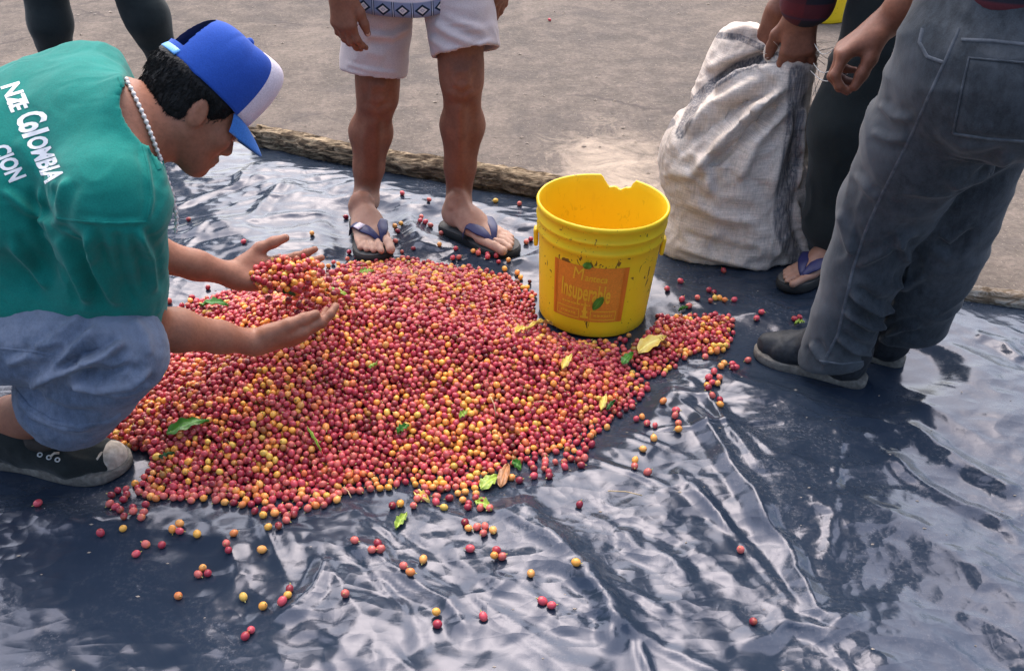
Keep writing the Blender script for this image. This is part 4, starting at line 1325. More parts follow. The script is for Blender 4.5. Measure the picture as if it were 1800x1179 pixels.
def hand_sdf(s, w, D, N, S, curls, thumb=(.55, .55, .15), L=.185, fat=1.0, spread=.10, k=.007):
    """w wrist, D to the fingers, N out of the palm, S to the thumb side; curls = bend per finger (radians at each joint)"""
    D = nrm(D); N = nrm(N - (N @ D) * D); S = nrm(S - (S @ D) * D - (S @ N) * N); u = L / .185
    base = [(.092, .030), (.096, .010), (.092, -.010), (.085, -.028)]
    lens = [(.040, .024, .020), (.044, .027, .021), (.041, .025, .020), (.032, .019, .018)]
    s.econe(w, w + D * .025 * u, (.027 * fat, .021 * fat), (.032 * fat, .018 * fat), S, .02)
    for (bd, bs) in base:
        s.cone(w + (D * .012 + S * bs * .45) * u, w + (D * bd + S * bs - N * .002) * u, .0165 * fat * u, .0115 * fat * u, .014)
    s.ell(w + (D * .040 + S * .026 + N * .008) * u, (.034 * u, .018 * u, .016 * u), np.array([D, S, N]), .014)
    s.ell(w + (D * .042 - S * .022 + N * .007) * u, (.034 * u, .014 * u, .014 * u), np.array([D, S, N]), .014)
    tips = []
    for i, ((bd, bs), ln, cu) in enumerate(zip(base, lens, curls)):
        p = w + (D * bd + S * bs) * u
        d0 = nrm(D + S * spread * (1.5 - i) * .8)
        ang = 0; rr = [.0098, .0088, .0080, .0068]
        if i == 3: rr = [x * .87 for x in rr]
        for j in range(3):
            ang += cu[j]
            d = d0 * math.cos(ang) + N * math.sin(ang)
            q = p + d * ln[j] * u
            s.cone(p, q, rr[j] * fat * u, rr[j + 1] * fat * u, k * (1.2 if j == 0 else .6))
            s.ell(p, [rr[j] * 1.07 * fat * u] * 3, None, .004)
            p = q
        tips.append((p, d))
    a, b, c = thumb
    p0 = w + (D * .022 + S * .024 + N * .006) * u
    d1 = nrm(D * a + S * b + N * c); p1 = p0 + d1 * .045 * u
    d2 = nrm(D * (a + .35) + S * b * .55 + N * (c + .1)); p2 = p1 + d2 * .032 * u
    d3 = nrm(D * (a + .5) + S * b * .4 + N * (c + .15)); p3 = p2 + d3 * .026 * u
    s.chain([p0, p1, p2, p3], [.016 * fat * u, .0125 * fat * u, .0108 * fat * u, .0085 * fat * u], .008)
    tips.append((p3, d3))
    return tips
def foot_sdf(s, heel, toe, ank, mirror=1, z0=.0, k=.014, wd=1.0):
    """bare foot on the plane z0; mirror=+1: big toe on the side of cross(forward, up)"""
    F = nrm((toe - heel) * V(1, 1, 0)); L = np.linalg.norm((toe - heel)[:2]); U = V(0, 0, 1); S = np.cross(F, U) * mirror
    o = np.array([heel[0], heel[1], z0]); Q = lambda f, r, u: o + F * f * L + S * r * L * wd + U * u * L
    s.ell(Q(.10, 0, .13), (.115 * L, .105 * L, .13 * L), np.array([F, S, U]), k)
    s.econe(Q(.12, 0, .17), Q(.45, .02, .13), (.125 * L * wd, .15 * L), (.15 * L * wd, .10 * L), S, .02)
    s.econe(Q(.42, .01, .12), Q(.70, .02, .070), (.155 * L * wd, .10 * L), (.180 * L * wd, .062 * L), S, .02)
    s.chain([Q(.20, 0, .30), Q(.42, .03, .20), Q(.62, .05, .11)], [.10 * L, .085 * L, .06 * L], .03)
    s.chain([ank, Q(.17, 0, .30), Q(.14, 0, .15)], [.037, .10 * L, .10 * L], .02)
    for e, f_ in ((1, .20), (-1, .18)): s.ell(Q(f_, .098 * e, .30 if e > 0 else .27), (.035 * L,) * 3, None, .012)
    tl = [(.150, .76, .235, .047), (.055, .80, .200, .033), (-.015, .78, .180, .031), (-.075, .75, .160, .030), (-.130, .71, .140, .029)]
    for r, f0, ln, w in tl:
        a = Q(f0 - .12, r * .95, .055); m = Q(f0 + ln * .45, r, .062); b = Q(f0 + ln, r * 1.0, .040)
        s.chain([a, m, b], [w * L * .9 * wd, w * L * .92 * wd, w * L * wd], .006)
    return F, S * wd, L
SOLE = [(0.0, .0), (.01, .06), (.05, .105), (.13, .125), (.30, .125), (.45, .135), (.60, .165), (.74, .185), (.86, .18), (.95, .145), (1.01, .07), (1.03, 0.0),
        (1.02, -.06), (.97, -.125), (.88, -.165), (.74, -.175), (.60, -.155), (.45, -.135), (.30, -.125), (.13, -.12), (.05, -.10), (.01, -.06)]
def sole(name, heel, F, S, L, z0, z1, mat, parent, grow=0.0, lift=0.0, top=None, n=4):
    pts = np.array(SOLE); m = len(pts); P2 = []
    for i in range(m):                               # Catmull-Rom round the outline
        a, b, c, d = pts[i - 1], pts[i], pts[(i + 1) % m], pts[(i + 2) % m]
        for q in range(n):
            t = q / n
            P2.append(.5 * ((2 * b) + (c - a) * t + (2 * a - 5 * b + 4 * c - d) * t * t + (3 * b - a - 3 * c + d) * t ** 3))
    P2 = np.array(P2); cen = P2.mean(0)
    rings = [(z0, .97), (z0 + .004, 1.0), (z1 - .003, 1.0), (z1, .975)]
    vs, fs = [], []; N = len(P2)
    for z, g in rings:
        for p in P2:
            q = cen + (p - cen) * (g + grow)
            vs.append(np.array([heel[0], heel[1], z + lift * max(0, q[0] - .72) ** 2 * 4]) + F * q[0] * L + S * q[1] * L)
    for i in range(3):
        for k in range(N): fs.append((i * N + k, i * N + (k + 1) % N, (i + 1) * N + (k + 1) % N, (i + 1) * N + k))
    fs.append(tuple(range(N))[::-1]); fs.append(tuple(3 * N + k for k in range(N)))
    return mesh_obj(name, vs, fs, mat, parent)
def band(mb, pts, ups, w, th=.003):
    """flat strap along pts; ups = outward direction at each"""
    n = len(pts); v, f = [], []
    for i in range(n):
        t = nrm(pts[min(i + 1, n - 1)] - pts[max(i - 1, 0)]); u = nrm(ups[i]); s = nrm(np.cross(t, u))
        ww = w[i] if hasattr(w, '__len__') else w
        for a, b in ((-1, 0), (-.8, th), (0, th * 1.25), (.8, th), (1, 0), (0, -.001)): v.append(pts[i] + s * ww * a + u * b)
    for i in range(n - 1):
        for k in range(6): f.append((i * 6 + k, i * 6 + (k + 1) % 6, (i + 1) * 6 + (k + 1) % 6, (i + 1) * 6 + k))
    f.append(tuple(range(6))[::-1]); f.append(tuple((n - 1) * 6 + k for k in range(6)))
    mb.add(v, f)
def sandal(parent, heel, F, S, L, bvh, z0, tagside=0):
    """thong sandal: foam sole, footbed, two-armed strap drawn over the foot's own surface"""
    so = sole("sandal", heel - F * .012, F, S, L * 1.03, z0, z0 + .022, M['sandal'], parent, .06, .004)
    sole("footbed", heel - F * .012, F, S, L * 1.03, z0 + .0221, z0 + .0245, M['sandal_top'], so, .03, .004)
    o = np.array([heel[0], heel[1], z0])
    Q = lambda f, r, u: o + F * f * L + S * r * L + V(0, 0, 1) * u * L
    def over(f, r):
        h = bvh.ray_cast(Vector(Q(f, r, 1.2)), Vector((0, 0, -1)))
        p = Q(f, r, .10) if h[0] is None else np.array(h[0])
        p[2] = max(p[2], z0 + .024); return p
    mb = MB(); keep = None
    for arm in (1, -1):
        pts = []
        for i in range(13):
            t = i / 12
            f = .80 - .40 * t ** 1.15; r = .100 + (arm * .168 - .100) * t ** .75
            p = over(f, r)
            if t > .86: p = p + (Q(.40, arm * .152, 0) + V(0, 0, .026) - p) * ((t - .86) / .14)
            pts.append(p + V(0, 0, .002))
        for _ in range(2): pts = [pts[0]] + [(pts[i - 1] + 2 * pts[i] + pts[i + 1]) / 4 + V(0, 0, .0006) for i in range(1, 12)] + [pts[12]]
        keep = pts; cx = Q(.5, .0, .10)
        band(mb, pts, [V(0, 0, .7) + nrm(p - cx) * .8 for p in pts], [.006 + .010 * min(1, i / 5) for i in range(13)], .0022)
    mb.tube([over(.80, .100) + V(0, 0, .004), Q(.82, .100, 0) + V(0, 0, .024)], .004, 6)
    mb.build("strap", M['strap_navy'], so)
    return so, keep
def shoe(parent, heel, toe, mats, W=1.0, hgt=.085, z0=.012, open_ank=None, name="shoe", mirror=1):
    F = nrm((toe - heel) * V(1, 1, 0)); L = np.linalg.norm((toe - heel)[:2]); S = np.cross(F, V(0, 0, 1)) * mirror
    o = np.array([heel[0], heel[1], z0]); Q = lambda f, r, u: o + F * f * L + S * r * L + V(0, 0, 1) * u
    s = Sdf(.02)
    s.econe(Q(.14, 0, .055), Q(.40, .01, .055), (.115 * L * W, .055), (.135 * L * W, .055), S, .02)
    s.econe(Q(.40, .01, .050), Q(.74, .015, .032), (.135 * L * W, .055), (.165 * L * W, .034), S, .02)
    s.econe(Q(.72, .015, .030), Q(.90, .0, .026), (.160 * L * W, .036), (.105 * L * W, .030), S, .02)
    s.cone(Q(.17, 0, .05), Q(.15, 0, hgt), .048, .046, .02)
    s.cone(Q(.22, 0, .07), Q(.45, .01, .075), .046, .034, .03)
    s.plane(Q(0, 0, .006), V(0, 0, -1), .004)
    v, f = finish(s, .004, 1, None, ((.0022, 34),))
    up = mesh_obj(name, v, f, mats[0], parent)
    so = sole("sole", heel - F * .006, F, S, L * 1.0, z0 - .006, z0 + .016, mats[1], up, .045, .010)
    return up, Q, (v, f), F, S, L

# ================================================================== CROUCHING MAN
HIP = V(-1.18, 1.66, .36)
cm = thing("person", (-.98, 1.62, 0), "man in green printed T-shirt and blue cap crouching and scooping cherries with both hands", "person")
FH = cdir(.635, -.485, .60); UH = cdir(.575, .818, .02)
HC = P(343, 190, 1.68)
NECK = P(205, 220, 1.62)
R_EL, R_WR = P(262, 572, 1.80), P(446, 602, 1.985)
L_EL, L_WR = P(215, 432, 2.02), P(412, 484, 2.13)
R_SH, L_SH = P(200, 345, 1.53), P(160, 160, 1.74)
b = Sdf(.02)
HS = .81
QH, AH = head_sdf(b, HC, FH, UH, HS)
b.chain([QH(-.03, 0, -.045), (QH(-.03, 0, -.10) + NECK) / 2, NECK], [.056, .054, .066], .03)
b.chain([NECK, P(90, 260, 1.68), HIP], [.075, .08, .07], .03)
b.cone(NECK, R_SH, .06, .05); b.cone(NECK, L_SH, .06, .05)
# arms: forearm thicker below the elbow, narrow wrist
def arm(s, sh, el, wr, r=(.044, .038, .035, .0385, .029, .0245), side=None):
    f1 = el + (wr - el) * .25; f2 = el + (wr - el) * .65
    s.chain([sh, (sh + el) / 2, el, f1, f2, wr], list(r), .02)
arm(b, R_SH, R_EL, R_WR); arm(b, L_SH, L_EL, L_WR)
tips = hand_sdf(b, R_WR, P(585, 578, 2.06) - R_WR, V(-.1, .72, .62), V(0, -.55, .83), [(.22, .30, .2), (.28, .34, .25), (.34, .36, .25), (.42, .38, .25)], (.80, .30, .12), .19, 1.05)
tips2 = hand_sdf(b, L_WR, P(530, 478, 2.18) - L_WR, V(.05, -.55, .83), V(0, .82, .55), [(.15, .22, .2), (.20, .26, .2), (.25, .30, .22), (.34, .32, .25)], (.70, .55, .25), .19, 1.05)
# legs inside the trousers, bare ankle above the shoe
KNEE, CUFF, ANK = P(205, 608, 1.71), P(100, 716, 1.87), P(0, 786, 2.07)
b.chain([HIP, V(-1.08, 1.50, .36), KNEE, CUFF, P(22, 738, 1.985), ANK], [.07, .06, .055, .050, .046, .036], .02)
b.chain([HIP, V(-1.12, 1.80, .34), V(-.96, 1.96, .24), V(-1.2, 1.98, .1)], [.07, .06, .05, .045], .02)
v, f = finish(b, .0033, 1)
mesh_obj("body", v, f, M['skin_a'], cm)
BB = bvh_of(v, f)
CF = nrm(AH[0] - .12 * AH[2]); CU = nrm(AH[2] + .12 * AH[0]); CQ = frame_pt(HC, CF, AH[1], CU, HS)
hair_mesh("hair", QH, AH, cm, back=-.098, vol=.012, hs=HS, cap=(HC, CF, AH[1], CU, HS), strands=7000)
mb = MB()
for e in (1, -1): mb.sphere(QH(.0895, .032 * e, .000), .0085, 8, 6)
mb.build("eyes", M['eye'], cm)
# brows
mb = MB()
for e in (1, -1): mb.tube([QH(.097, .012 * e, .020), QH(.099, .030 * e, .026), QH(.084, .048 * e, .020)], [.003, .004, .002], 6)
mb.build("eyebrows", M['hair'], cm)
# thumb nail of the near hand
def nail(parent, tip, r=.0075):
    p, d = tip; n = nrm(CAMP - p + V(0, 0, .6)); n = nrm(n - (n @ d) * d); sd_ = np.cross(d, n)
    q = Sdf(.001); q.ell(p + n * r * .72 - d * .001, (.0075, .0058, .0024), np.array([d, sd_, n]))
    v, f = q.mesh(.0011); mesh_obj("thumb_nail", v, f, M['nail'], parent)
nail(cm, tips[4]); nail(cm, tips2[4])

# T-shirt
SH = nrm(R_SH - L_SH)
s = Sdf(.05)
SPINE = [HIP + V(-.05, 0, .0), P(-60, 350, 1.80), P(70, 275, 1.675), P(165, 228, 1.64)]
WID = [(.175, .13), (.18, .125), (.180, .115), (.115, .082)]
for i in range(3): s.econe(SPINE[i], SPINE[i + 1], WID[i], WID[i + 1], SH, .06)
s.cone(SPINE[3], P(245, 215, 1.59), .085, .078, .04)
s.cone(P(165, 240, 1.62), R_SH, .080, .076, .05)
s.cone(P(160, 190, 1.68), L_SH, .080, .075, .05)
# near sleeve hangs wide to the elbow; far sleeve behind
s.econe(R_SH + V(-.008, .01, -.01), P(192, 560, 1.79), (.084, .078), (.098, .085), V(1, 0, .1), .03)
s.cone(L_SH, L_EL + (L_SH - L_EL) * .3, .078, .085, .03)
# belly over the thighs
s.econe(P(60, 350, 1.72), P(90, 500, 1.74), (.17, .10), (.16, .09), V(1, .2, 0), .06)
# neck hole, sleeve openings
s.plane(P(252, 215, 1.58), cdir(.92, .39, .18), .006)
s.cone(P(225, 222, 1.60), P(300, 205, 1.57), .064, .078, .006, 's')
s.cone(P(202, 548, 1.78), P(202, 660, 1.85), .078, .084, .006, 's')
s.plane(P(202, 560, 1.79), nrm(P(202, 700, 1.86) - P(202, 560, 1.79)), .004)
FT = [([(248, 245), (262, 300), (266, 350), (258, 392)], 5, .004), ([(130, 385), (190, 392), (258, 390)], 4, .003), ([(120, 310), (100, 360), (95, 420)], 12, .006),
      ([(70, 320), (85, 400), (120, 480)], 12, .009), ([(150, 400), (170, 470), (210, 540)], 13, .012), ([(100, 400), (130, 470), (160, 540)], 12, .010),
      ([(240, 400), (262, 450), (270, 520)], 11, .009), ([(0, 330), (50, 370), (110, 400)], 11, .006), ([(10, 420), (60, 470), (90, 510)], 12, .008),
      ([(250, 250), (280, 280), (292, 330)], 7, .005), ([(205, 400), (215, 470), (240, 545)], 9, -.007), ([(30, 240), (55, 290), (95, 340)], 13, .005)]
FT = [(p, w * (.7 if h > .0055 else 1), h * (1.35 if h > .0055 else 1)) for p, w, h in FT]
v, f = finish(s, .0042, 2, FT, ((.0035, 9, None, 2), (.0012, 27, None, 4)))
shirt = mesh_obj("shirt", v, f, M['teal'], cm)
SB = bvh_of(v, f)
strip_on("collar", SB, [(210, 136), (228, 178), (246, 220), (264, 262), (280, 298)], 8, .0022, M['teal'], shirt)
strip_on("seam", SB, [(246, 236), (260, 290), (266, 345), (258, 390)], 4, .0012, M['teal'], shirt)
strip_on("seam", SB, [(100, 384), (150, 390), (205, 392), (258, 390)], 4, .0012, M['teal'], shirt)
def shirt_text(sx, org, dx, up, su, sv, bold, name="lettering"):
    v, f = text_mesh(sx, bold)
    vs, ok = [], []
    for x, y, _ in v:
        h = hit(SB, org[0] + dx[0] * x * su + up[0] * y * sv, org[1] + dx[1] * x * su + up[1] * y * sv, .0007)
        ok.append(h is not None); vs.append(h if h is not None else V(0, 0, 0))
    f = [q for q in f if all(ok[i] for i in q)]
    if f: mesh_obj(name, vs, f, M['white_print'], shirt, smooth=False)
DX, UPV = (.42, .908), (.955, -.29)
shirt_text("NZ", (2, 152), DX, UPV, 30, 46, .035)
shirt_text("IE", (13, 180), DX, UPV, 27, 42, .035)
shirt_text("C", (27, 205), DX, UPV, 34, 72, .03)
shirt_text("o", (33, 221), DX, UPV, 30, 66, .045)
shirt_text("l", (41, 236), DX, UPV, 40, 62, .05)
shirt_text("OMBIA", (46, 246), DX, UPV, 27, 49, .04)
shirt_text("CION", (-16, 262), (.50, .866), (.93, -.36), 27, 44, .04)
# necklace of white beads: a loop round the neck, hanging below the chin
NP = [(219, 140), (232, 163), (243, 187), (254, 212), (263, 236), (271, 258), (278, 275), (288, 298), (303, 340), (311, 385), (308, 412)]
mb = MB(); NP = np.array(NP, float)
cum = np.r_[0, np.cumsum(np.linalg.norm(np.diff(NP, axis=0), axis=1))]
k = 0; L = 0.0; NS = []
while L < cum[-1]:
    x, y = np.interp(L, cum, NP[:, 0]), np.interp(L, cum, NP[:, 1])
    a, c = hit(SB, x, y, .003), hit(BB, x, y, .003)
    cand = [q for q in (a, c) if q is not None]
    dmax = np.interp(y, [140, 275, 412], [1.64, 1.60, 1.72])
    p = min(cand, key=lambda q: (q - CAMP) @ FV) if cand else P(x, y, dmax)
    if y > 285: p = P(x, y, dmax)
    NS.append(p); mb.sphere(p, .0042 if k % 2 == 0 else .0024, 7, 5)
    k += 1; L += 5.2
mb.tube(NS, .0010, 5); mb.build("necklace", M['bead'], cm)

# jeans: near leg folded, far leg hidden
s = Sdf(.03)
s.econe(V(-1.14, 1.50, .36), P(120, 596, 1.73), (.095, .088), (.082, .080), V(0, .3, 1), .03)
s.econe(P(120, 596, 1.73), KNEE, (.082, .080), (.080, .078), V(0, .3, 1), .03)
s.econe(KNEE + V(.004, .0, -.012), P(118, 708, 1.84), (.080, .076), (.094, .080), cdir(.75, -.5, .1), .02)
s.econe(P(160, 672, 1.78), P(104, 716, 1.865), (.086, .076), (.088, .080), cdir(.75, -.5, .1), .01)
s.econe(V(-1.2, 1.58, .38), V(-1.2, 1.74, .38), (.15, .13), (.15, .13), V(0, 0, 1), .04)
s.cone(V(-1.18, 1.74, .36), V(-.98, 1.96, .25), .09, .082, .03)
s.cone(V(-.98, 1.96, .25), V(-1.22, 2.0, .12), .08, .07, .02)
CUT = P(94, 714, 1.868); CN = nrm(P(98, 727, 1.875) - P(190, 620, 1.74))
s.plane(CUT, CN, .004)
s.econe(P(135, 695, 1.82), P(70, 760, 1.92), (.080, .062), (.092, .074), cdir(.75, -.5, .1), .006, 's')
FJ = [([(40, 690), (90, 650), (140, 605), (180, 570)], 8, .007), ([(60, 670), (130, 648), (190, 622), (222, 596)], 6, .010), ([(110, 668), (170, 684), (230, 676), (268, 645)], 6, .007),
      ([(120, 655), (180, 660), (240, 640)], 5, -.006), ([(130, 630), (165, 632), (200, 640)], 5, .006), ([(60, 610), (110, 600)], 7, .004), ([(10, 640), (60, 625)], 7, .004),
      ([(150, 545), (110, 580), (80, 600)], 6, .003), ([(230, 560), (255, 590), (262, 630)], 10, .004), ([(28, 690), (60, 728), (110, 748), (170, 752)], 5, .006), ([(38, 668), (75, 706), (120, 724), (185, 728)], 4, -.004)]
FJ = [(p, w, h * 1.7) for p, w, h in FJ]
FJ = [(p, max(w, 7), h) for p, w, h in FJ]
v, f = finish(s, .0036, 2, FJ, ((.0030, 13, None, 5), (.0012, 34, None, 6)))
pj = pix(v)
d1, _ = polydist(pj, [(0, 545), (120, 548), (210, 560), (255, 600)])
d2, _ = polydist(pj, [(110, 668), (170, 684), (230, 676), (268, 645)]); d3, _ = polydist(pj, [(60, 670), (130, 648), (190, 622), (222, 596)]); d4, _ = polydist(pj, [(28, 690), (60, 728), (110, 748), (170, 752)])
fade = np.maximum.reduce([.55 * np.exp(-(d1 / 40) ** 2), .5 * np.exp(-(d2 / 6) ** 2), .5 * np.exp(-(d3 / 6) ** 2), .5 * np.exp(-(d4 / 5) ** 2)]) * (.7 + .5 * fbm(v * 14, 3, 83))
jeans = mesh_obj("jeans", v, f, M['denim'], cm, attrs={'fade': fade})
JB = bvh_of(v, f)
strip_on("cuff", JB, [(24, 684), (50, 716), (90, 740), (140, 750), (190, 744), (214, 730)], 9, .0025, M['denim'], jeans)
strip_on("seam", JB, [(0, 612), (60, 618), (110, 628), (135, 640)], 4, .0012, M['denim'], jeans)
# canvas shoe
H0, T0 = G(-38, 802), G(222, 830)
up, Q, _, F_, S_, L_ = shoe(cm, H0, T0, (M['canvas'], M['rubber_dirty']), 1.15, .095, .012)
s = Sdf(.012)
s.econe(Q(.76, .0, .026), Q(.925, .0, .026), (.180 * L_, .037), (.110 * L_, .031), S_, .02)
s.plane(Q(0, 0, .004), V(0, 0, -1), .003)
s.plane(Q(.845, 0, .030), nrm(-F_ + V(0, 0, .8)), .004)
v, f = finish(s, .0035, 1); mesh_obj("toe_cap", v, f, M['rubber_white'], up)
s = Sdf(.02); s.econe(Q(.40, .01, .098), Q(.60, .02, .076), (.040, .014), (.040, .012), S_, .01)
s.ell(Q(.56, .04, .075), (.045, .04, .022), np.array([F_, S_, V(0, 0, 1)]), .02)
v, f = finish(s, .004, 1, None, ((.002, 40),)); mesh_obj("tongue", v, f, simple("brown_shoe_tongue", (.030, .025, .022), (.065, .052, .045), 16, .8, .2, 60, .4, .003), up)
UB = BVHTree.FromPolygons([tuple(np.array(q.co[:]) + ROOT[cm]) for q in up.data.vertices], [tuple(p.vertices) for p in up.data.polygons])
def ring(c, nn, r, t):
    a = nrm(np.cross(nn, V(0, 0, 1) + .01)); b_ = np.cross(nn, a); n = 12
    m = MB(); m.tube([c + r * (a * math.cos(i * 2 * math.pi / n) + b_ * math.sin(i * 2 * math.pi / n)) for i in range(n + 1)], t, 5); return m
for ex, ey in ((71, 799), (87, 804), (102, 808)):
    p = hit(UB, ex, ey, .002)
    if p is not None: ring(p, nrm(CAMP - p + V(0, 0, 1.2)), .0040, .0015).build("eyelet", M['metal'], up)
p, q = hit(UB, 90, 803, .003), hit(UB, 106, 797, .004)
if p is not None and q is not None:
    mb = MB(); mb.tube([p, (p + q) / 2 + V(0, 0, .004), q], .0026, 6); mb.build("lace", M['rubber_white'], up)

# cap
def cap_part(name, th0, th1, mat, parent, hole=False, nth=30, nph=16, thick=.0025, top=1.0):
    """crown shell between two angles (0 = front, positive to the man's right)"""
    vs, fs, keep = [], [], {}
    def pt(th, ph, off):
        c, s_ = math.cos(th), math.sin(th)
        rr = math.cos(ph) ** .54; hh = math.sin(ph)
        front = max(0, c)
        f = (.112 + off) * c * rr + (.010 * front * math.sin(2 * ph)); r = (.091 + off) * s_ * rr
        u = .045 + (.130 + off) * hh + front * .030 * math.sin(2 * ph)
        seam = .0016 * (abs(math.cos(3 * th)) ** 30)
        return CQ(f - .012, r, u - seam)
    for lay in (0, 1):
        for i in range(nth + 1):
            for j in range(nph + 1):
                th = th0 + (th1 - th0) * i / nth; ph = (math.pi / 2) * (j / nph) * .999
                vs.append(pt(th, ph, thick * (1 - lay)))
    N = (nth + 1) * (nph + 1)
    def inhole(i, j):
        th = th0 + (th1 - th0) * (i + .5) / nth; ph = (j + .5) / nph
        d = abs(abs(th) - math.pi)
        return hole and (d / .50) ** 2 + (max(0, ph - .1) / .58) ** 2 < 1 and ph > .13
    for i in range(nth):
        for j in range(nph):
            if inhole(i, j): continue
            q = i * (nph + 1) + j; A_ = (q, q + nph + 1, q + nph + 2, q + 1)
            fs.append(A_); fs.append(tuple(x + N for x in A_)[::-1])
    for i in range(nth):
        q = i * (nph + 1); fs.append((q, q + N, q + nph + 1 + N, q + nph + 1))
    return mesh_obj(name, vs, fs, mat, parent)
cap = cap_part("cap", math.radians(58), math.radians(302), M['cap_blue'], cm, True, 160, 40)
cap_part("front_panel", math.radians(-58), math.radians(58), M['cap_white'], cap, False, 34, 20)
vs, fs = [], []
for lay in (0, 1):
    for i in range(25):
        th = math.radians(-62 + 124 * i / 24)
        for j in range(9):
            t = j / 8
            c, s_ = math.cos(th), math.sin(th)
            ext = .070 * t * max(0, math.cos(th * 1.35)) ** .55
            f = (.112 * c) + ext * 1.0; r = .091 * s_ * (1 - .10 * t); u = .046 - .012 * t * t - .010 * t - 1.8 * (s_ * .091) ** 2 * t
            vs.append(CQ(f - .012, r, u - .004 * lay))
for i in range(24):
    for j in range(8):
        q = i * 9 + j; A_ = (q, q + 9, q + 10, q + 1); fs.append(A_); fs.append(tuple(x + 225 for x in A_)[::-1])
for i in range(24): q = i * 9 + 8; fs.append((q, q + 9, q + 234, q + 225))
mesh_obj("visor", vs, fs, M['cap_light'], cap)
mb = MB()
pts = [CQ((.113) * math.cos(a) - .012, .093 * math.sin(a), .055) for a in np.linspace(math.radians(149), math.radians(211), 17)]
band(mb, pts, [p - HC for p in pts], .0095, .0022); mb.build("strap", M['cap_strap'], cap)
mb = MB(); mb.sphere(CQ(-.012, 0, .178), .008, 10, 6); mb.build("button", M['cap_blue'], cap)

# the cherries in his hands
pc = L_WR + (P(498, 492, 2.16) - L_WR) * 1.0
hp = []
for k in range(4000):
    if len(hp) > 210: break
    g = rng.normal(size=3) * V(.050, .042, .024)
    if abs(g[2]) > .045 or np.linalg.norm(g[:2] / V(.078, .062)) > 1: continue
    g[2] = abs(g[2]) * (1 - .5 * np.linalg.norm(g[:2] / V(.078, .062)))
    p = pc + V(.012, -.012, .012) + g
    if all(np.linalg.norm(p - q) > CR * 1.75 for q in hp): hp.append(p)
# a stream that slides off the palm onto the heap
e0 = pc + V(.045, -.02, .0); e1 = surf(590, 540) + V(0, 0, .008)
for k in range(2500):
    if len(hp) > 430: break
    t = rng.random(); w = .03 + .035 * t
    p = e0 + (e1 - e0) * t + rng.normal(size=3) * V(w, w, .008)
    if p[2] < look(HT, p[0], p[1]) + .004: p[2] = look(HT, p[0], p[1]) + .006
    if all(np.linalg.norm(p - q) > CR * 1.75 for q in hp): hp.append(p)
cherry_mass("cherry_handful", np.array(hp), M['cherry'], "handful of red cherries spilling from the crouching man's far palm", "coffee cherries", np.random.default_rng(15))
leaf(None, None, .010, M['leaf_dark'], "dark green leaf caught among cherries falling between the two hands", at=(P(483, 512, 2.115), P(520, 522, 2.125)))

# ================================================================== STANDING MAN
YS = 2.63
sm = thing("person", (-.2, YS, 0), "barefoot-in-flip-flops man standing in pale shorts and patterned shirt behind the heap", "person")
RA, RK, RH_ = PY(643, 352, 2.67), PY(664, 168, 2.63), PY(662, -40, 2.66)
LA, LK, LH_ = PY(806, 362, 2.61), PY(812, 140, 2.56), PY(800, -50, 2.64)
b = Sdf(.02)
for A_, K_, H_ in ((RA, RK, RH_), (LA, LK, LH_)):
    ax = A_ - K_
    ox = -.009 if A_ is RA else .004
    c1, c2, c3 = K_ + ax * .14 + V(ox * .4, .010, 0), K_ + ax * .36 + V(ox, .022, 0), K_ + ax * .68 + V(ox * .3, .008, 0)
    b.chain([H_, K_ + (H_ - K_) * .45, K_ + (H_ - K_) * .12, K_ + ax * .02], [.078, .067, .056, .053], .02)
    b.chain([K_ + ax * .02, c1, c2, c3, A_], [.052, .046, .059, .042, .034], .02)
    b.ell(K_ + V(0, -.034, .0), (.032, .025, .036), None, .016)
    b.cone(K_ + ax * .18 + V(0, -.034, 0), K_ + ax * .85 + V(0, -.014, 0), .018, .020, .02)
fh, ft = G(634, 386, .03), G(661, 450, .03)
gh, gt = G(787, 393, .03), G(902, 440, .03)
Z0 = .010
FR = foot_sdf(b, fh, ft, RA, -1, Z0 + .0245, wd=1.2); FL = foot_sdf(b, gh, gt, LA, 1, Z0 + .0245, wd=1.12)
# hidden hips, torso, arms
PEL = (RH_ + LH_) / 2 + V(0, .02, .06)
CH_ = PEL + V(0, .02, .38); NK = PEL + V(0, .02, .50)
b.chain([RH_, PEL, LH_], [.075, .09, .075], .04); b.chain([PEL, CH_, NK], [.10, .11, .055], .05)
HW = PY(600, -18, 2.47)
rsh = CH_ + V(-.17, 0, .06); lsh = CH_ + V(.17, 0, .06)
arm(b, rsh, (rsh + HW) / 2 + V(-.06, .05, -.02), HW)
arm(b, lsh, lsh + V(.06, .05, -.24), lsh + V(.05, -.05, -.46))
tipS = hand_sdf(b, HW, PY(606, 60, 2.46) - HW + V(0, -.01, 0), V(.45, .85, 0), V(.85, -.45, .15), [(.30, .50, .35), (.35, .55, .35), (.40, .6, .4), (.45, .6, .4)], (.85, .42, .30), .165, 1.12)
hand_sdf(b, lsh + V(.05, -.05, -.46), V(0, -.1, -1), V(-.8, .5, 0), V(-.3, -1, 0), [(.3, .4, .3)] * 4)
HD = NK + V(0, -.02, .13)
Qs, As = head_sdf(b, HD, V(0, -.8, -.6), V(0, -.6, .8))
b.cone(NK, Qs(-.03, 0, -.06), .055, .055, .03)
v, f = finish(b, .0036, 1)
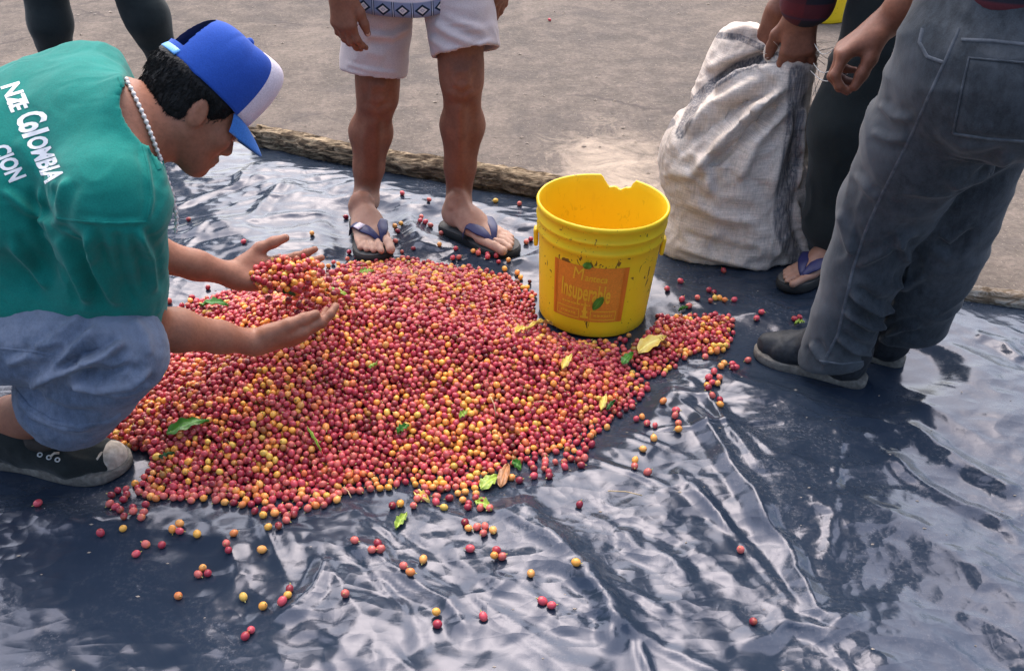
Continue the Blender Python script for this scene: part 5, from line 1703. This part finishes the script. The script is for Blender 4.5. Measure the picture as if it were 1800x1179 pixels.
# shin bone and tendon relief
n_ = vnormals(v, f)
KF = []
for kx, ky, w in ((811, 142, 1.0), (664, 168, .95)):
    KF += [([(kx - 26 * w, ky - 22), (kx - 20 * w, ky + 12), (kx, ky + 24), (kx + 20 * w, ky + 12), (kx + 26 * w, ky - 22)], 6, -.0045),
           ([(kx - 16, ky - 14), (kx, ky - 18), (kx + 16, ky - 14)], 10, .005), ([(kx - 4, ky + 30), (kx - 2, ky + 90), (kx - 2, ky + 170)], 7, .004),
           ([(kx + 16, ky + 34), (kx + 20, ky + 80), (kx + 12, ky + 140)], 8, -.003), ([(kx - 20, ky + 40), (kx - 24, ky + 90), (kx - 14, ky + 150)], 8, .003)]
v = folds(v, n_, KF + [([(830, 380), (815, 340), (808, 320)], 4, .002), ([(800, 380), (806, 345)], 4, .002), ([(645, 360), (650, 330)], 4, .0015)])
skb = mesh_obj("body", v, f, M['skin_b'], sm, attrs={'pale_mask': sstep(.15, .06, v[:, 2])})  # skin turns paler from the ankles down
FB = bvh_of(v, f)
nail(sm, tipS[4])
so, over = sandal(sm, fh, FR[0], FR[1], FR[2], FB, Z0); so['label'] = "sandal with a pale tag on its navy strap"
mb = MB(); q0 = [over[i] + V(0, 0, .0022) for i in (6, 7, 8)]
band(mb, q0, [V(0, -.2, 1)] * 3, .0165, .002); mb.build("strap_tag", M['cap_white'], so)
sandal(sm, gh, FL[0], FL[1], FL[2], FB, Z0)
hair_mesh("hair", Qs, As, sm)
# shorts
s = Sdf(.03)
RHEM, LHEM = PY(656, 128, 2.62), PY(819, 92, 2.56)
rt, lt = PY(668, -20, 2.66), PY(800, -30, 2.63)
s.econe(rt, RHEM, (.090, .100), (.089, .092), V(1, 0, 0), .02)
s.econe(lt, LHEM, (.090, .100), (.090, .092), V(1, 0, 0), .02)
s.econe(rt + V(0, .0, .05), lt + V(0, 0, .05), (.10, .12), (.10, .12), V(0, 0, 1), .03)
s.plane(RHEM, nrm(RHEM - rt), .003) if False else None
v, f = None, None
up_r, up_l = nrm(RHEM - rt), nrm(LHEM - lt)
# each leg is cut square at its own hem and hollow inside
def leg_of_shorts(t, h, extra):
    q = Sdf(.03)
    q.econe(t, h + nrm(h - t) * .05, (.092, .100), (.089, .090), V(1, 0, 0), .02)
    for e in extra: q.econe(*e)
    q.plane(h, nrm(h - t) + V(0, 0, 0), .004)
    q.econe(t + (h - t) * .4, h + nrm(h - t) * .12, (.078, .084), (.080, .082), V(1, 0, 0), .006, 's')
    return q
FS = [([(640, 62), (690, 66), (725, 45)], 6, .006), ([(760, 40), (790, 60), (830, 80)], 7, .006), ([(745, 60), (780, 85), (830, 92)], 6, .004), ([(770, 25), (820, 45), (860, 60)], 7, .004),
      ([(606, 112), (650, 124), (706, 130)], 3, .003), ([(764, 92), (820, 88), (872, 68)], 3, .003), ([(640, 90), (680, 100)], 9, .004)]
mid = (rt + lt) / 2
v, f = finish(leg_of_shorts(rt, RHEM, [(rt + V(0, 0, .06), mid + V(0, 0, .07), (.10, .12), (.10, .12), V(0, 0, 1), .03)]), .0048, 2, FS, ((.003, 12, None, 9),))
v2, f2 = finish(leg_of_shorts(lt, LHEM, [(lt + V(0, 0, .06), mid + V(0, 0, .07), (.10, .12), (.10, .12), V(0, 0, 1), .03)]), .0048, 2, FS, ((.003, 12, None, 9),))
mesh_obj("shorts", np.vstack([v, v2]), np.vstack([f, f2 + len(v)]), M['shorts'], sm)
# shirt with the printed border
hem = PY(738, 12, 2.52)
hz = hem[2] - .026; TC = PEL + V(0, .0, 0)
n, m = 96, 44; vs, fs, ua, wa = [], [], [], []
for lay in (0, 1):
    for j in range(m + 1):
        t = j / m
        for k in range(n):
            a = 2 * math.pi * k / n
            x, y = math.sin(a), -math.cos(a)               # a=0 faces the camera
            zh = hz + .035 * x * x + .012 * x + .02 * max(0, -y) * 0
            top = CH_[2] + .09
            z = zh + (top - zh) * t
            rx = .192 - .006 * math.sin(3 * a) * (1 - t); ry = .158
            sh_ = 1 - .55 * sstep(.80, 1.0, t) ; rx *= sh_ * (1 + .03 * t); ry *= 1 - .45 * sstep(.82, 1.0, t)
            dr = .006 * math.sin(7 * a + 1.5 * t * 4) * (1 - .5 * t) - .003 * lay
            vs.append((TC[0] + (rx + dr) * x, TC[1] + (ry + dr) * y - .0, z)); ua.append((k if k <= n / 2 else k - n) / n); wa.append(z - zh)
N = (m + 1) * n
for j in range(m):
    for k in range(n):
        q = (j * n + k, j * n + (k + 1) % n, (j + 1) * n + (k + 1) % n, (j + 1) * n + k)
        fs.append(q); fs.append(tuple(x + N for x in q)[::-1])
for k in range(n): fs.append((k, k + N, (k + 1) % n + N, (k + 1) % n))
shirt2 = mesh_obj("shirt", vs, fs, M['print'], sm, attrs={'u': np.array(ua), 'w': np.array(wa)})
s = Sdf(.02); e1 = (rsh + HW) / 2 + V(-.06, .05, -.02)
s.cone(rsh + V(.03, 0, 0), e1 + (rsh - e1) * .25, .08, .075); s.cone(lsh + V(-.03, 0, 0), lsh + V(.05, .04, -.18), .08, .075)
v, f = finish(s, .008, 1); mesh_obj("sleeve", v, f, M['dark_cloth'], shirt2)

# ================================================================== MAN IN GREY JEANS
jm = thing("person", (.76, 1.72, 0), "man in worn charcoal jeans and black shoes leaning back at the right", "person")
n_hip, f_hip = P(1712, 105, 1.60), P(1745, 60, 1.74)
n_kn, f_kn = P(1560, 362, 1.965), P(1660, 425, 2.02)
n_an, f_an = P(1474, 585, 2.20), P(1580, 596, 2.285)
fac = nrm(V(-.86, .5, 0))
s = Sdf(.03)
lat = np.cross(fac, V(0, 0, 1))
s.econe(n_hip, n_kn + (n_hip - n_kn) * .5, (.125, .098), (.108, .090), fac, .03)
s.econe(n_kn + (n_hip - n_kn) * .5, n_kn, (.108, .090), (.087, .080), fac, .03)
s.econe(n_kn, n_kn + (n_an - n_kn) * .5, (.087, .080), (.073, .068), fac, .03)
s.econe(n_kn + (n_an - n_kn) * .5, n_an + V(-.005, 0, -.08), (.073, .068), (.072, .062), fac, .03)
s.econe(f_hip, f_kn, (.125, .098), (.086, .078), fac, .006)
s.econe(f_kn, f_an + V(.012, 0, -.02), (.086, .076), (.070, .062), fac, .004)
hipm = (n_hip + f_hip) / 2
s.econe(n_hip - fac * .04 + V(0, 0, -.01), f_hip - fac * .04 + V(0, 0, -.01), (.125, .130), (.125, .130), fac, .04)
s.ell(n_hip - fac * .085 + V(0, 0, -.035), (.105, .095, .12), None, .04)
s.econe(hipm + V(0, 0, .06), hipm + V(.02, -.03, .20), (.15, .125), (.155, .125), lat, .04)
s.plane(hipm + V(.02, -.03, .20), V(0, -.1, 1), .004)
nd, fd = nrm(n_an - n_kn), nrm(f_an - f_kn)
s.plane(n_an + V(0, 0, -.072), nrm(V(.25, -.1, -1)), .004)
SEAM = [(1686, 50), (1662, 105), (1632, 170), (1603, 235), (1575, 292), (1545, 352), (1520, 410), (1500, 470), (1486, 530), (1472, 590), (1452, 628)]
FJ2 = [([(1475, 365), (1490, 420), (1500, 450)], 9, .005), ([(1620, 400), (1560, 440), (1500, 470)], 8, .005), ([(1490, 510), (1540, 545), (1575, 540)], 7, .009),
       ([(1480, 545), (1530, 575), (1560, 570)], 7, .008), ([(1425, 600), (1440, 625), (1455, 640)], 6, .006), ([(1470, 590), (1500, 615), (1535, 622)], 6, .007),
       ([(1545, 180), (1570, 205), (1610, 210)], 8, .006), ([(1530, 230), (1560, 245), (1600, 245)], 8, .005), ([(1630, 480), (1600, 500), (1570, 505)], 8, .006),
       ([(1660, 330), (1720, 310), (1790, 270)], 12, .006), ([(1575, 400), (1600, 470), (1590, 520)], 9, .005), ([(1640, 420), (1670, 440), (1720, 400)], 9, -.006),
       ([(1500, 300), (1530, 340), (1545, 350)], 8, .006), ([(1550, 590), (1590, 575), (1620, 570)], 6, .006), ([(1640, 225), (1690, 260), (1780, 255)], 10, .005)]
FJ2 = [(p, w * .85, h * (2.1 if p[0][1] > 300 else .9)) for p, w, h in FJ2]
v, f = finish(s, .005, 2, FJ2, ((.0045, 11, None, 31),))
pj = pix(v)
d1, _ = polydist(pj, [(1585, 110), (1545, 200), (1512, 300), (1482, 380), (1458, 470), (1430, 560), (1440, 620)])
d2, _ = polydist(pj, [(1740, 150), (1760, 220)]); d3, _ = polydist(pj, SEAM); d4, _ = polydist(pj, [(1460, 560), (1440, 600), (1450, 640), (1530, 645)])
fade = np.maximum.reduce([.9 * np.exp(-(d1 / 42) ** 2), .5 * np.exp(-(d2 / 45) ** 2), .6 * np.exp(-(d3 / 13) ** 2) * (.5 + .5 * noise(v * 45, 84)), .5 * np.exp(-(d4 / 25) ** 2)]) * (.6 + .5 * fbm(v * 12, 3, 81))
jn = mesh_obj("jeans", v, f, M['denim_grey'], jm, attrs={'fade': fade})
JB2 = bvh_of(v, f)
strip_on("side_seam", JB2, SEAM, 5, .0016, M['stitch'], jn, n=90)
strip_on("pocket_edge", JB2, [(1622, 50), (1616, 75), (1630, 100), (1658, 110)], 6, .002, M['stitch'], jn)
pk = patch_on("back_pocket", JB2, [(1702, 98), (1800, 106), (1800, 246), (1674, 236)], .0028, M['denim_grey'], jn)
strip_on("pocket_stitching", JB2, [(1704, 100), (1690, 160), (1676, 234), (1740, 244), (1800, 248)], 3, .0036, M['stitch'], pk)
strip_on("pocket_stitching", JB2, [(1704, 102), (1750, 106), (1800, 110)], 3, .0036, M['stitch'], pk)
strip_on("yoke_seam", JB2, [(1690, 70), (1740, 72), (1800, 78)], 6, .002, M['stitch'], jn)
strip_on("hem_stitching", JB2, [(1440, 634), (1480, 640), (1520, 634)], 3, .0016, M['stitch'], jn)
shoe(jm, G(1512, 680), G(1330, 625), (M['suede'], M['rubber_dirty']), 1.08, .085, .012, mirror=1)
shoe(jm, G(1580, 644), G(1425, 600), (M['suede'], M['rubber_dirty']), 1.05, .085, .012, mirror=1)
# body: forearm and curled hand in view; torso and head above the frame
b = Sdf(.02)
JW, JE = P(1556, 42, 1.93), P(1668, -60, 1.82)
CHj = hipm + V(.08, -.06, .46); NKj = CHj + V(-.01, .0, .14)
nsh, fsh = CHj - lat * -.17 + V(0, 0, .07), CHj - lat * .17 + V(0, 0, .07)
arm(b, fsh, JE, JW, (.046, .042, .042, .045, .034, .027))
hand_sdf(b, JW, P(1487, 88, 1.96) - JW, cdir(-.15, -.85, .45), cdir(-.6, -.15, -.75), [(.55, .85, .5), (.65, .95, .6), (.75, 1.0, .6), (.85, 1.0, .6)], (.75, .25, .55), .185, 1.12)
arm(b, nsh, nsh + V(-.08, .05, -.24), P(1640, -140, 1.55))
hand_sdf(b, P(1640, -140, 1.55), V(-.6, .6, .1), V(.2, .2, -1), V(-.5, -.5, 0), [(.5, .8, .5)] * 4)
b.chain([hipm, CHj, NKj], [.10, .11, .055], .05)
b.chain([n_hip, n_kn, n_an], [.07, .05, .03]); b.chain([f_hip, f_kn, f_an], [.07, .05, .03])
b.cone(n_hip, f_hip, .07, .07)
Qj, Aj = head_sdf(b, NKj + fac * .03 + V(0, 0, .13), fac + V(0, 0, -.5), V(0, 0, 1) + fac * .4)
b.cone(NKj, Qj(-.03, 0, -.06), .055, .055, .03)
v, f = finish(b, .004, 1); mesh_obj("body", v, f, M['skin_c'], jm); hair_mesh("hair", Qj, Aj, jm)
s = Sdf(.04)
s.econe(hipm + V(.02, -.02, .13), CHj, (.165, .135), (.19, .13), lat, .05)
s.econe(CHj, CHj + V(0, 0, .08), (.19, .12), (.12, .09), lat, .04)
s.cone(nsh, nsh + V(-.06, .04, -.20), .08, .07); s.cone(fsh, JE + (fsh - JE) * .1, .08, .062)
s.plane(hipm + V(.02, -.02, .095), V(0, 0, -1), .004)
v, f = finish(s, .008, 1, None, ((.006, 8),)); mesh_obj("shirt", v, f, M['plaid'], jm)

# ================================================================== MAN BEHIND THE SACK
km = thing("person", (.86, 2.36, 0), "man in black trousers and dark plaid shirt bending over the sack to grip its mouth", "person")
kh, kt = G(1478, 462, .03), G(1376, 499, .03)
kA = PY(1462, 430, 2.33)
s = Sdf(.03)
kt1, kt2 = V(.895, 2.34, .80), V(1.02, 2.46, .80)
s.econe(kt1, PY(1496, 215, 2.33), (.100, .10), (.096, .095), V(1, 0, 0), .03)
s.econe(PY(1496, 215, 2.33), PY(1476, 385, 2.34), (.096, .095), (.086, .085), V(1, 0, 0), .03)
s.econe(PY(1476, 385, 2.34), PY(1474, 425, 2.36), (.085, .085), (.08, .08), V(1, 0, 0), .03)
s.econe(kt2, V(.99, 2.50, .10), (.115, .10), (.08, .085), V(1, 0, 0), .03)
s.econe(kt1 + V(0, .02, .05), kt2 + V(0, .02, .05), (.12, .14), (.12, .14), V(0, 0, 1), .04)
v, f = finish(s, .006, 2, None, ((.007, 7, None, 3),)); mesh_obj("trousers", v, f, M['black_cloth'], km)
b = Sdf(.02)
PELk = (kt1 + kt2) / 2 + V(0, 0, .08); CHk = PELk + V(-.22, .02, .30); NKk = CHk + V(-.10, .0, .10)
b.chain([PELk, CHk, NKk], [.10, .11, .055], .05)
b.chain([kt1, PY(1496, 215, 2.34), kA], [.07, .05, .036], .02); b.chain([kt2, V(.98, 2.48, .45), V(.99, 2.50, .08)], [.07, .05, .04], .02)
b.cone(kt1, kt2, .07, .07)
FK = foot_sdf(b, kh, kt, kA, -1, .0365)
FK2 = foot_sdf(b, V(1.02, 2.55, 0), V(.90, 2.34, 0), V(.99, 2.50, .1), 1, .0365)
W1, W2 = PY(1368, 18, 2.50), PY(1408, 22, 2.42)
E1, E2 = PY(1440, -140, 2.55), PY(1440, -90, 2.38)
arm(b, CHk + V(-.02, .17, .05), E1, W1); arm(b, CHk + V(-.04, -.16, .04), E2, W2, (.046, .042, .042, .046, .040, .033))
hand_sdf(b, W1, PY(1342, 92, 2.52) - W1, cdir(.6, -.1, .7), cdir(.7, .1, -.6), [(.35, .6, .4), (.4, .6, .4), (.45, .6, .4), (.5, .6, .4)], (.7, .4, .5), .17, 1.1)
hand_sdf(b, W2, PY(1402, 112, 2.40) - W2, cdir(.15, -.2, .95), cdir(-1, .05, .2), [(.45, .7, .5), (.5, .75, .5), (.5, .75, .5), (.4, .6, .4)], (.75, .65, .35), .185, 1.25, .25)
Qk, Ak = head_sdf(b, NKk + V(-.10, -.0, .07), V(-.5, -.2, -.8), V(-.75, 0, .6))
b.cone(NKk, Qk(-.03, 0, -.06), .055, .055, .03)
v, f = finish(b, .004, 1); mesh_obj("body", v, f, M['skin_c'], km, attrs={'pale_mask': sstep(.15, .06, v[:, 2]) * .6}); hair_mesh("hair", Qk, Ak, km)  # paler tone low on the feet, weaker here
KB = bvh_of(v, f)
sandal(km, kh, FK[0], FK[1], FK[2], KB, .012); sandal(km, V(1.02, 2.55, 0), FK2[0], FK2[1], FK2[2], KB, .012)
s = Sdf(.04)
s.econe(PELk + V(.02, 0, -.02), CHk, (.16, .135), (.19, .13), V(0, 1, 0), .05); s.econe(CHk, NKk, (.18, .12), (.09, .08), V(0, 1, 0), .04)
s.cone(CHk + V(-.02, .17, .05), E1, .08, .065); s.cone(CHk + V(-.04, -.16, .04), E2, .08, .065)
s.cone(E2, PY(1420, 2, 2.41), .066, .062, .02); s.cone(E1, PY(1395, -60, 2.52), .06, .056, .02)
v, f = finish(s, .007, 1, None, ((.006, 8),)); mesh_obj("shirt", v, f, M['plaid'], km)

# ================================================================== PERSON IN THE BACKGROUND
gp = thing("person", tuple(G(185, 150) * V(1, 1, 0)), "person in narrow black trousers standing on the dirt at the upper left", "person")
YB = G(185, 150)[1]
l1a, l1k, l1h = PY(112, 150, YB), PY(88, 40, YB - .05), PY(60, -130, YB)
l2a, l2k, l2h = PY(296, 140, YB + .02), PY(258, 30, YB - .04), PY(190, -130, YB)
l1a[2] = .08; l2a[2] = .08
s = Sdf(.03)
for A_, K_, H_ in ((l1a, l1k, l1h), (l2a, l2k, l2h)):
    s.chain([H_, K_, A_], [.098, .078, .058], .03)
s.cone(l1h + V(0, 0, .05), l2h + V(0, 0, .05), .12, .12, .04)
v, f = finish(s, .008, 1, None, ((.006, 7),)); mesh_obj("trousers", v, f, M['dark_cloth'], gp)
pm = (l1h + l2h) / 2 + V(0, 0, .1)
b = Sdf(.02); nk = pm + V(0, 0, .52)
b.chain([pm, pm + V(0, 0, .40), nk], [.1, .11, .055], .05)
for e in (1, -1):
    w_ = pm + V(.26 * e, -.04, .0); arm(b, pm + V(.17 * e, 0, .44), pm + V(.25 * e, .03, .20), w_)
    hand_sdf(b, w_, V(0, -.1, -1), V(-.9 * e, .3, 0), V(0, -1, 0), [(.3, .4, .3)] * 4)
b.chain([l1h, l1k, l1a], [.07, .05, .04]); b.chain([l2h, l2k, l2a], [.07, .05, .04]); b.cone(l1h, l2h, .07, .07); b.cone((l1h + l2h) / 2, pm, .09, .09)
Qg, Ag = head_sdf(b, nk + V(0, -.02, .13), V(.2, -1, -.4), V(0, -.3, 1))
b.cone(nk, Qg(-.03, 0, -.06), .055, .055, .03)
v, f = finish(b, .006, 1); mesh_obj("body", v, f, M['skin_c'], gp); hair_mesh("hair", Qg, Ag, gp)
s = Sdf(.04); s.econe(pm + V(0, 0, -.05), pm + V(0, 0, .44), (.18, .14), (.19, .12), V(1, 0, 0), .05); s.cone(pm + V(0, 0, .44), nk, .10, .07, .05)
for e in (1, -1): s.cone(pm + V(.15 * e, 0, .44), pm + V(.24 * e, .02, .24), .08, .075)
v, f = finish(s, .009, 1, None, ((.006, 8),)); mesh_obj("shirt", v, f, M['denim'], gp)
for A_ in (l1a, l2a): shoe(gp, V(A_[0], A_[1] + .06, 0), V(A_[0] + .03, A_[1] - .20, 0), (M['suede'], M['rubber_dirty']), 1.0, .08, .010)

# ================================================================== SACK
YK = 2.49
s = Sdf(.05)
s.econe(PY(1300, 392, YK), PY(1282, 268, YK), (.185, .155), (.185, .150), V(1, 0, 0), .04)
s.econe(PY(1285, 270, YK), PY(1330, 195, YK - .02), (.165, .14), (.118, .105), V(1, 0, 0), .05)
s.econe(PY(1342, 200, YK - .03), PY(1384, 128, YK - .03), (.108, .09), (.055, .050), V(1, 0, -.3), .03)
s.cone(PY(1384, 128, YK - .03), PY(1396, 92, YK - .03), .060, .052, .03)
# slack top folded over on the left
s.chain([PY(1250, 225, YK + .06), PY(1280, 140, YK + .10), PY(1304, 86, YK + .10), PY(1345, 80, YK + .06)], [.085, .072, .070, .045], .014)
# bottom: settled flat, pulled out at its right corner
s.econe(PY(1215, 412, YK - .02), PY(1380, 440, YK - .02), (.085, .085), (.080, .080), V(0, 1, 0), .06)
s.cone(PY(1380, 430, YK - .06), PY(1416, 446, YK - .10), .060, .026, .04)
s.cone(PY(1385, 160, YK - .03), PY(1398, 320, YK - .02), .035, .050, .04)
s.cone(PY(1398, 320, YK - .02), PY(1404, 440, YK - .06), .050, .040, .04)
s.plane(V(0, 0, .010), V(0, 0, -1), .006)
FK_ = [(p, w, h * 1.5) for p, w, h in [([(1395, 140), (1330, 190), (1270, 250), (1215, 310)], 10, .016), ([(1390, 170), (1320, 225), (1250, 290), (1212, 330)], 8, -.010), ([(1390, 180), (1330, 250), (1290, 330)], 10, .010),
       ([(1380, 125), (1310, 150), (1250, 190), (1200, 240)], 11, .012), ([(1400, 190), (1370, 280), (1350, 360)], 9, .007), ([(1385, 150), (1300, 180), (1230, 230), (1175, 290)], 8, -.008),
       ([(1240, 145), (1290, 118), (1340, 100), (1370, 98)], 8, -.016), ([(1250, 165), (1300, 135), (1360, 118)], 8, .012), ([(1165, 300), (1220, 310), (1260, 290)], 9, .006),
       ([(1180, 430), (1250, 452), (1330, 470), (1400, 470)], 6, .006), ([(1190, 405), (1260, 430), (1340, 448)], 7, -.004), ([(1412, 180), (1408, 260), (1398, 340)], 5, .010),
       ([(1200, 350), (1260, 380), (1340, 395)], 9, .006), ([(1270, 60), (1310, 50), (1345, 60)], 7, .006), ([(1398, 350), (1405, 400), (1420, 440)], 5, .008), ([(1215, 260), (1240, 300), (1250, 350)], 9, .006)]]
v, f = finish(s, .0052, 2, FK_, ((.008, 9, None, 41), (.0036, 24, None, 43)))
pxs = pix(v)
d1, _ = polydist(pxs, [(1402, 130), (1400, 200), (1390, 280), (1378, 350), (1376, 400), (1392, 440), (1412, 475)])
d2, _ = polydist(pxs, [(1196, 235), (1222, 180), (1250, 150), (1300, 118), (1345, 104), (1372, 100)])
d3, _ = polydist(pxs, [(1262, 62), (1300, 66), (1340, 84)])
d4, _ = polydist(pxs, [(1150, 250), (1162, 225), (1180, 215)])
stripe = np.minimum.reduce([d1 / 19.0, d2 / 11.0, d3 / 7.0, d4 / 9])
sk = thing("sack", (.6, YK, 0), "bulging pale woven sack with dark stripes being gathered at its mouth", "sack")
skm = mesh_obj("sack_cloth", v, f, M['sack'], sk, attrs={'stripe': stripe})
# frayed gathered mouth
mb = MB()
mc = PY(1392, 98, YK - .035)
for k in range(110):
    a = random.uniform(0, 6.28); r = random.uniform(.01, .05)
    p0 = mc + V(math.cos(a) * r, math.sin(a) * r * .8, random.uniform(-.02, .02))
    d = V(math.cos(a) * .8 + random.gauss(0, .4), math.sin(a) * .6 + random.gauss(0, .3) - .2, random.gauss(.3, .5)); L = random.uniform(.012, .05)
    mb.tube([p0, p0 + d * L * .5 + V(0, 0, .004), p0 + d * L + V(0, 0, random.gauss(-.004, .006))], random.uniform(.0005, .0010), 4)
for x0, y0, x1, y1 in ((1425, 150, 1416, 270), (1430, 120, 1424, 230), (1418, 260, 1432, 278), (1412, 300, 1424, 310), (1405, 395, 1418, 398), (1436, 110, 1428, 170)):
    A_, B_ = PY(x0, y0, YK - .06), PY(x1, y1, YK - .06)
    mb.tube([A_, (A_ + B_) / 2 + V(.012, 0, 0), B_], .0007, 4)
mb.build("frayed_fibres", M['fibre'], sk)
# ruffled lip
s = Sdf(.012)
for k in range(26):
    a = 2 * math.pi * k / 26; c = PY(1392, 100, YK - .03)
    rr = .050 + .010 * math.sin(5 * a) + random.uniform(-.004, .004)
    s.ell(c + V(rr * math.cos(a), rr * .75 * math.sin(a), .012 * math.sin(3 * a) + random.uniform(-.008, .008)), (.012, .012, .016), None, .010)
v, f = finish(s, .0035, 1, None, ((.004, 60),)); mesh_obj("mouth_ruffle", v, f, M['fibre'], sk)
# twine held by the man in jeans
for (x0, y0, d0, x1, y1, d1_) in ((1430, 112, 2.36, 1475, 113, 1.99), (1432, 78, 2.36, 1470, 82, 2.0), (1425, 125, 2.36, 1490, 130, 1.97)):
    A_, B_ = P(x0, y0, d0), P(x1, y1, d1_); mb = MB()
    mb.tube([A_ + (B_ - A_) * t - V(0, 0, .02 * math.sin(math.pi * t)) for t in np.linspace(0, 1, 9)], .0010, 5)
    tag(mb.build("twine", M['twine'], origin=A_), f"thin pale twine stretched between the sack mouth and the hand of the man in jeans", "twine", "strands of twine at the sack mouth")

# ================================================================== small litter on the dirt and the sheet
gr = MB()
for k in range(420):
    x, y = random.uniform(-2.2, 2.2), random.uniform(2.55, 5.2)
    if y < edge_y(x) + .10: continue
    r = random.choice((.002, .003, .003, .004, .006)) * random.uniform(.7, 1.3)
    c = V(x, y, r * .5); a = random.uniform(0, 6.28)
    q = [c + V(r * math.cos(a + i * 1.571) * (1.6 if i % 2 else 1), r * math.sin(a + i * 1.571), random.uniform(-.3, .1) * r) for i in range(4)]
    gr.add(q + [c + V(0, 0, r * .6), c - V(0, 0, r * .5)], [(0, 1, 4), (1, 2, 4), (2, 3, 4), (3, 0, 4), (1, 0, 5), (2, 1, 5), (3, 2, 5), (0, 3, 5)])
for k in range(160):
    x, y = random.uniform(-1.2, 1.6), random.uniform(.9, 2.4)
    if look(HT, x, y) > 0: continue
    r = random.choice((.0012, .0016, .002)); c = V(x, y, tz(x, y) + r * .5); a = random.uniform(0, 6.28)
    q = [c + V(r * math.cos(a + i * 1.571) * (2.2 if i % 2 else 1), r * math.sin(a + i * 1.571), 0) for i in range(4)]
    gr.add(q + [c + V(0, 0, r * .6), c - V(0, 0, r * .5)], [(0, 1, 4), (1, 2, 4), (2, 3, 4), (3, 0, 4), (1, 0, 5), (2, 1, 5), (3, 2, 5), (0, 3, 5)])
tag(gr.build("grit", M['grit'], smooth=False), "scattered specks of grit and husk on the yard and the plastic", "grit", kind='stuff')
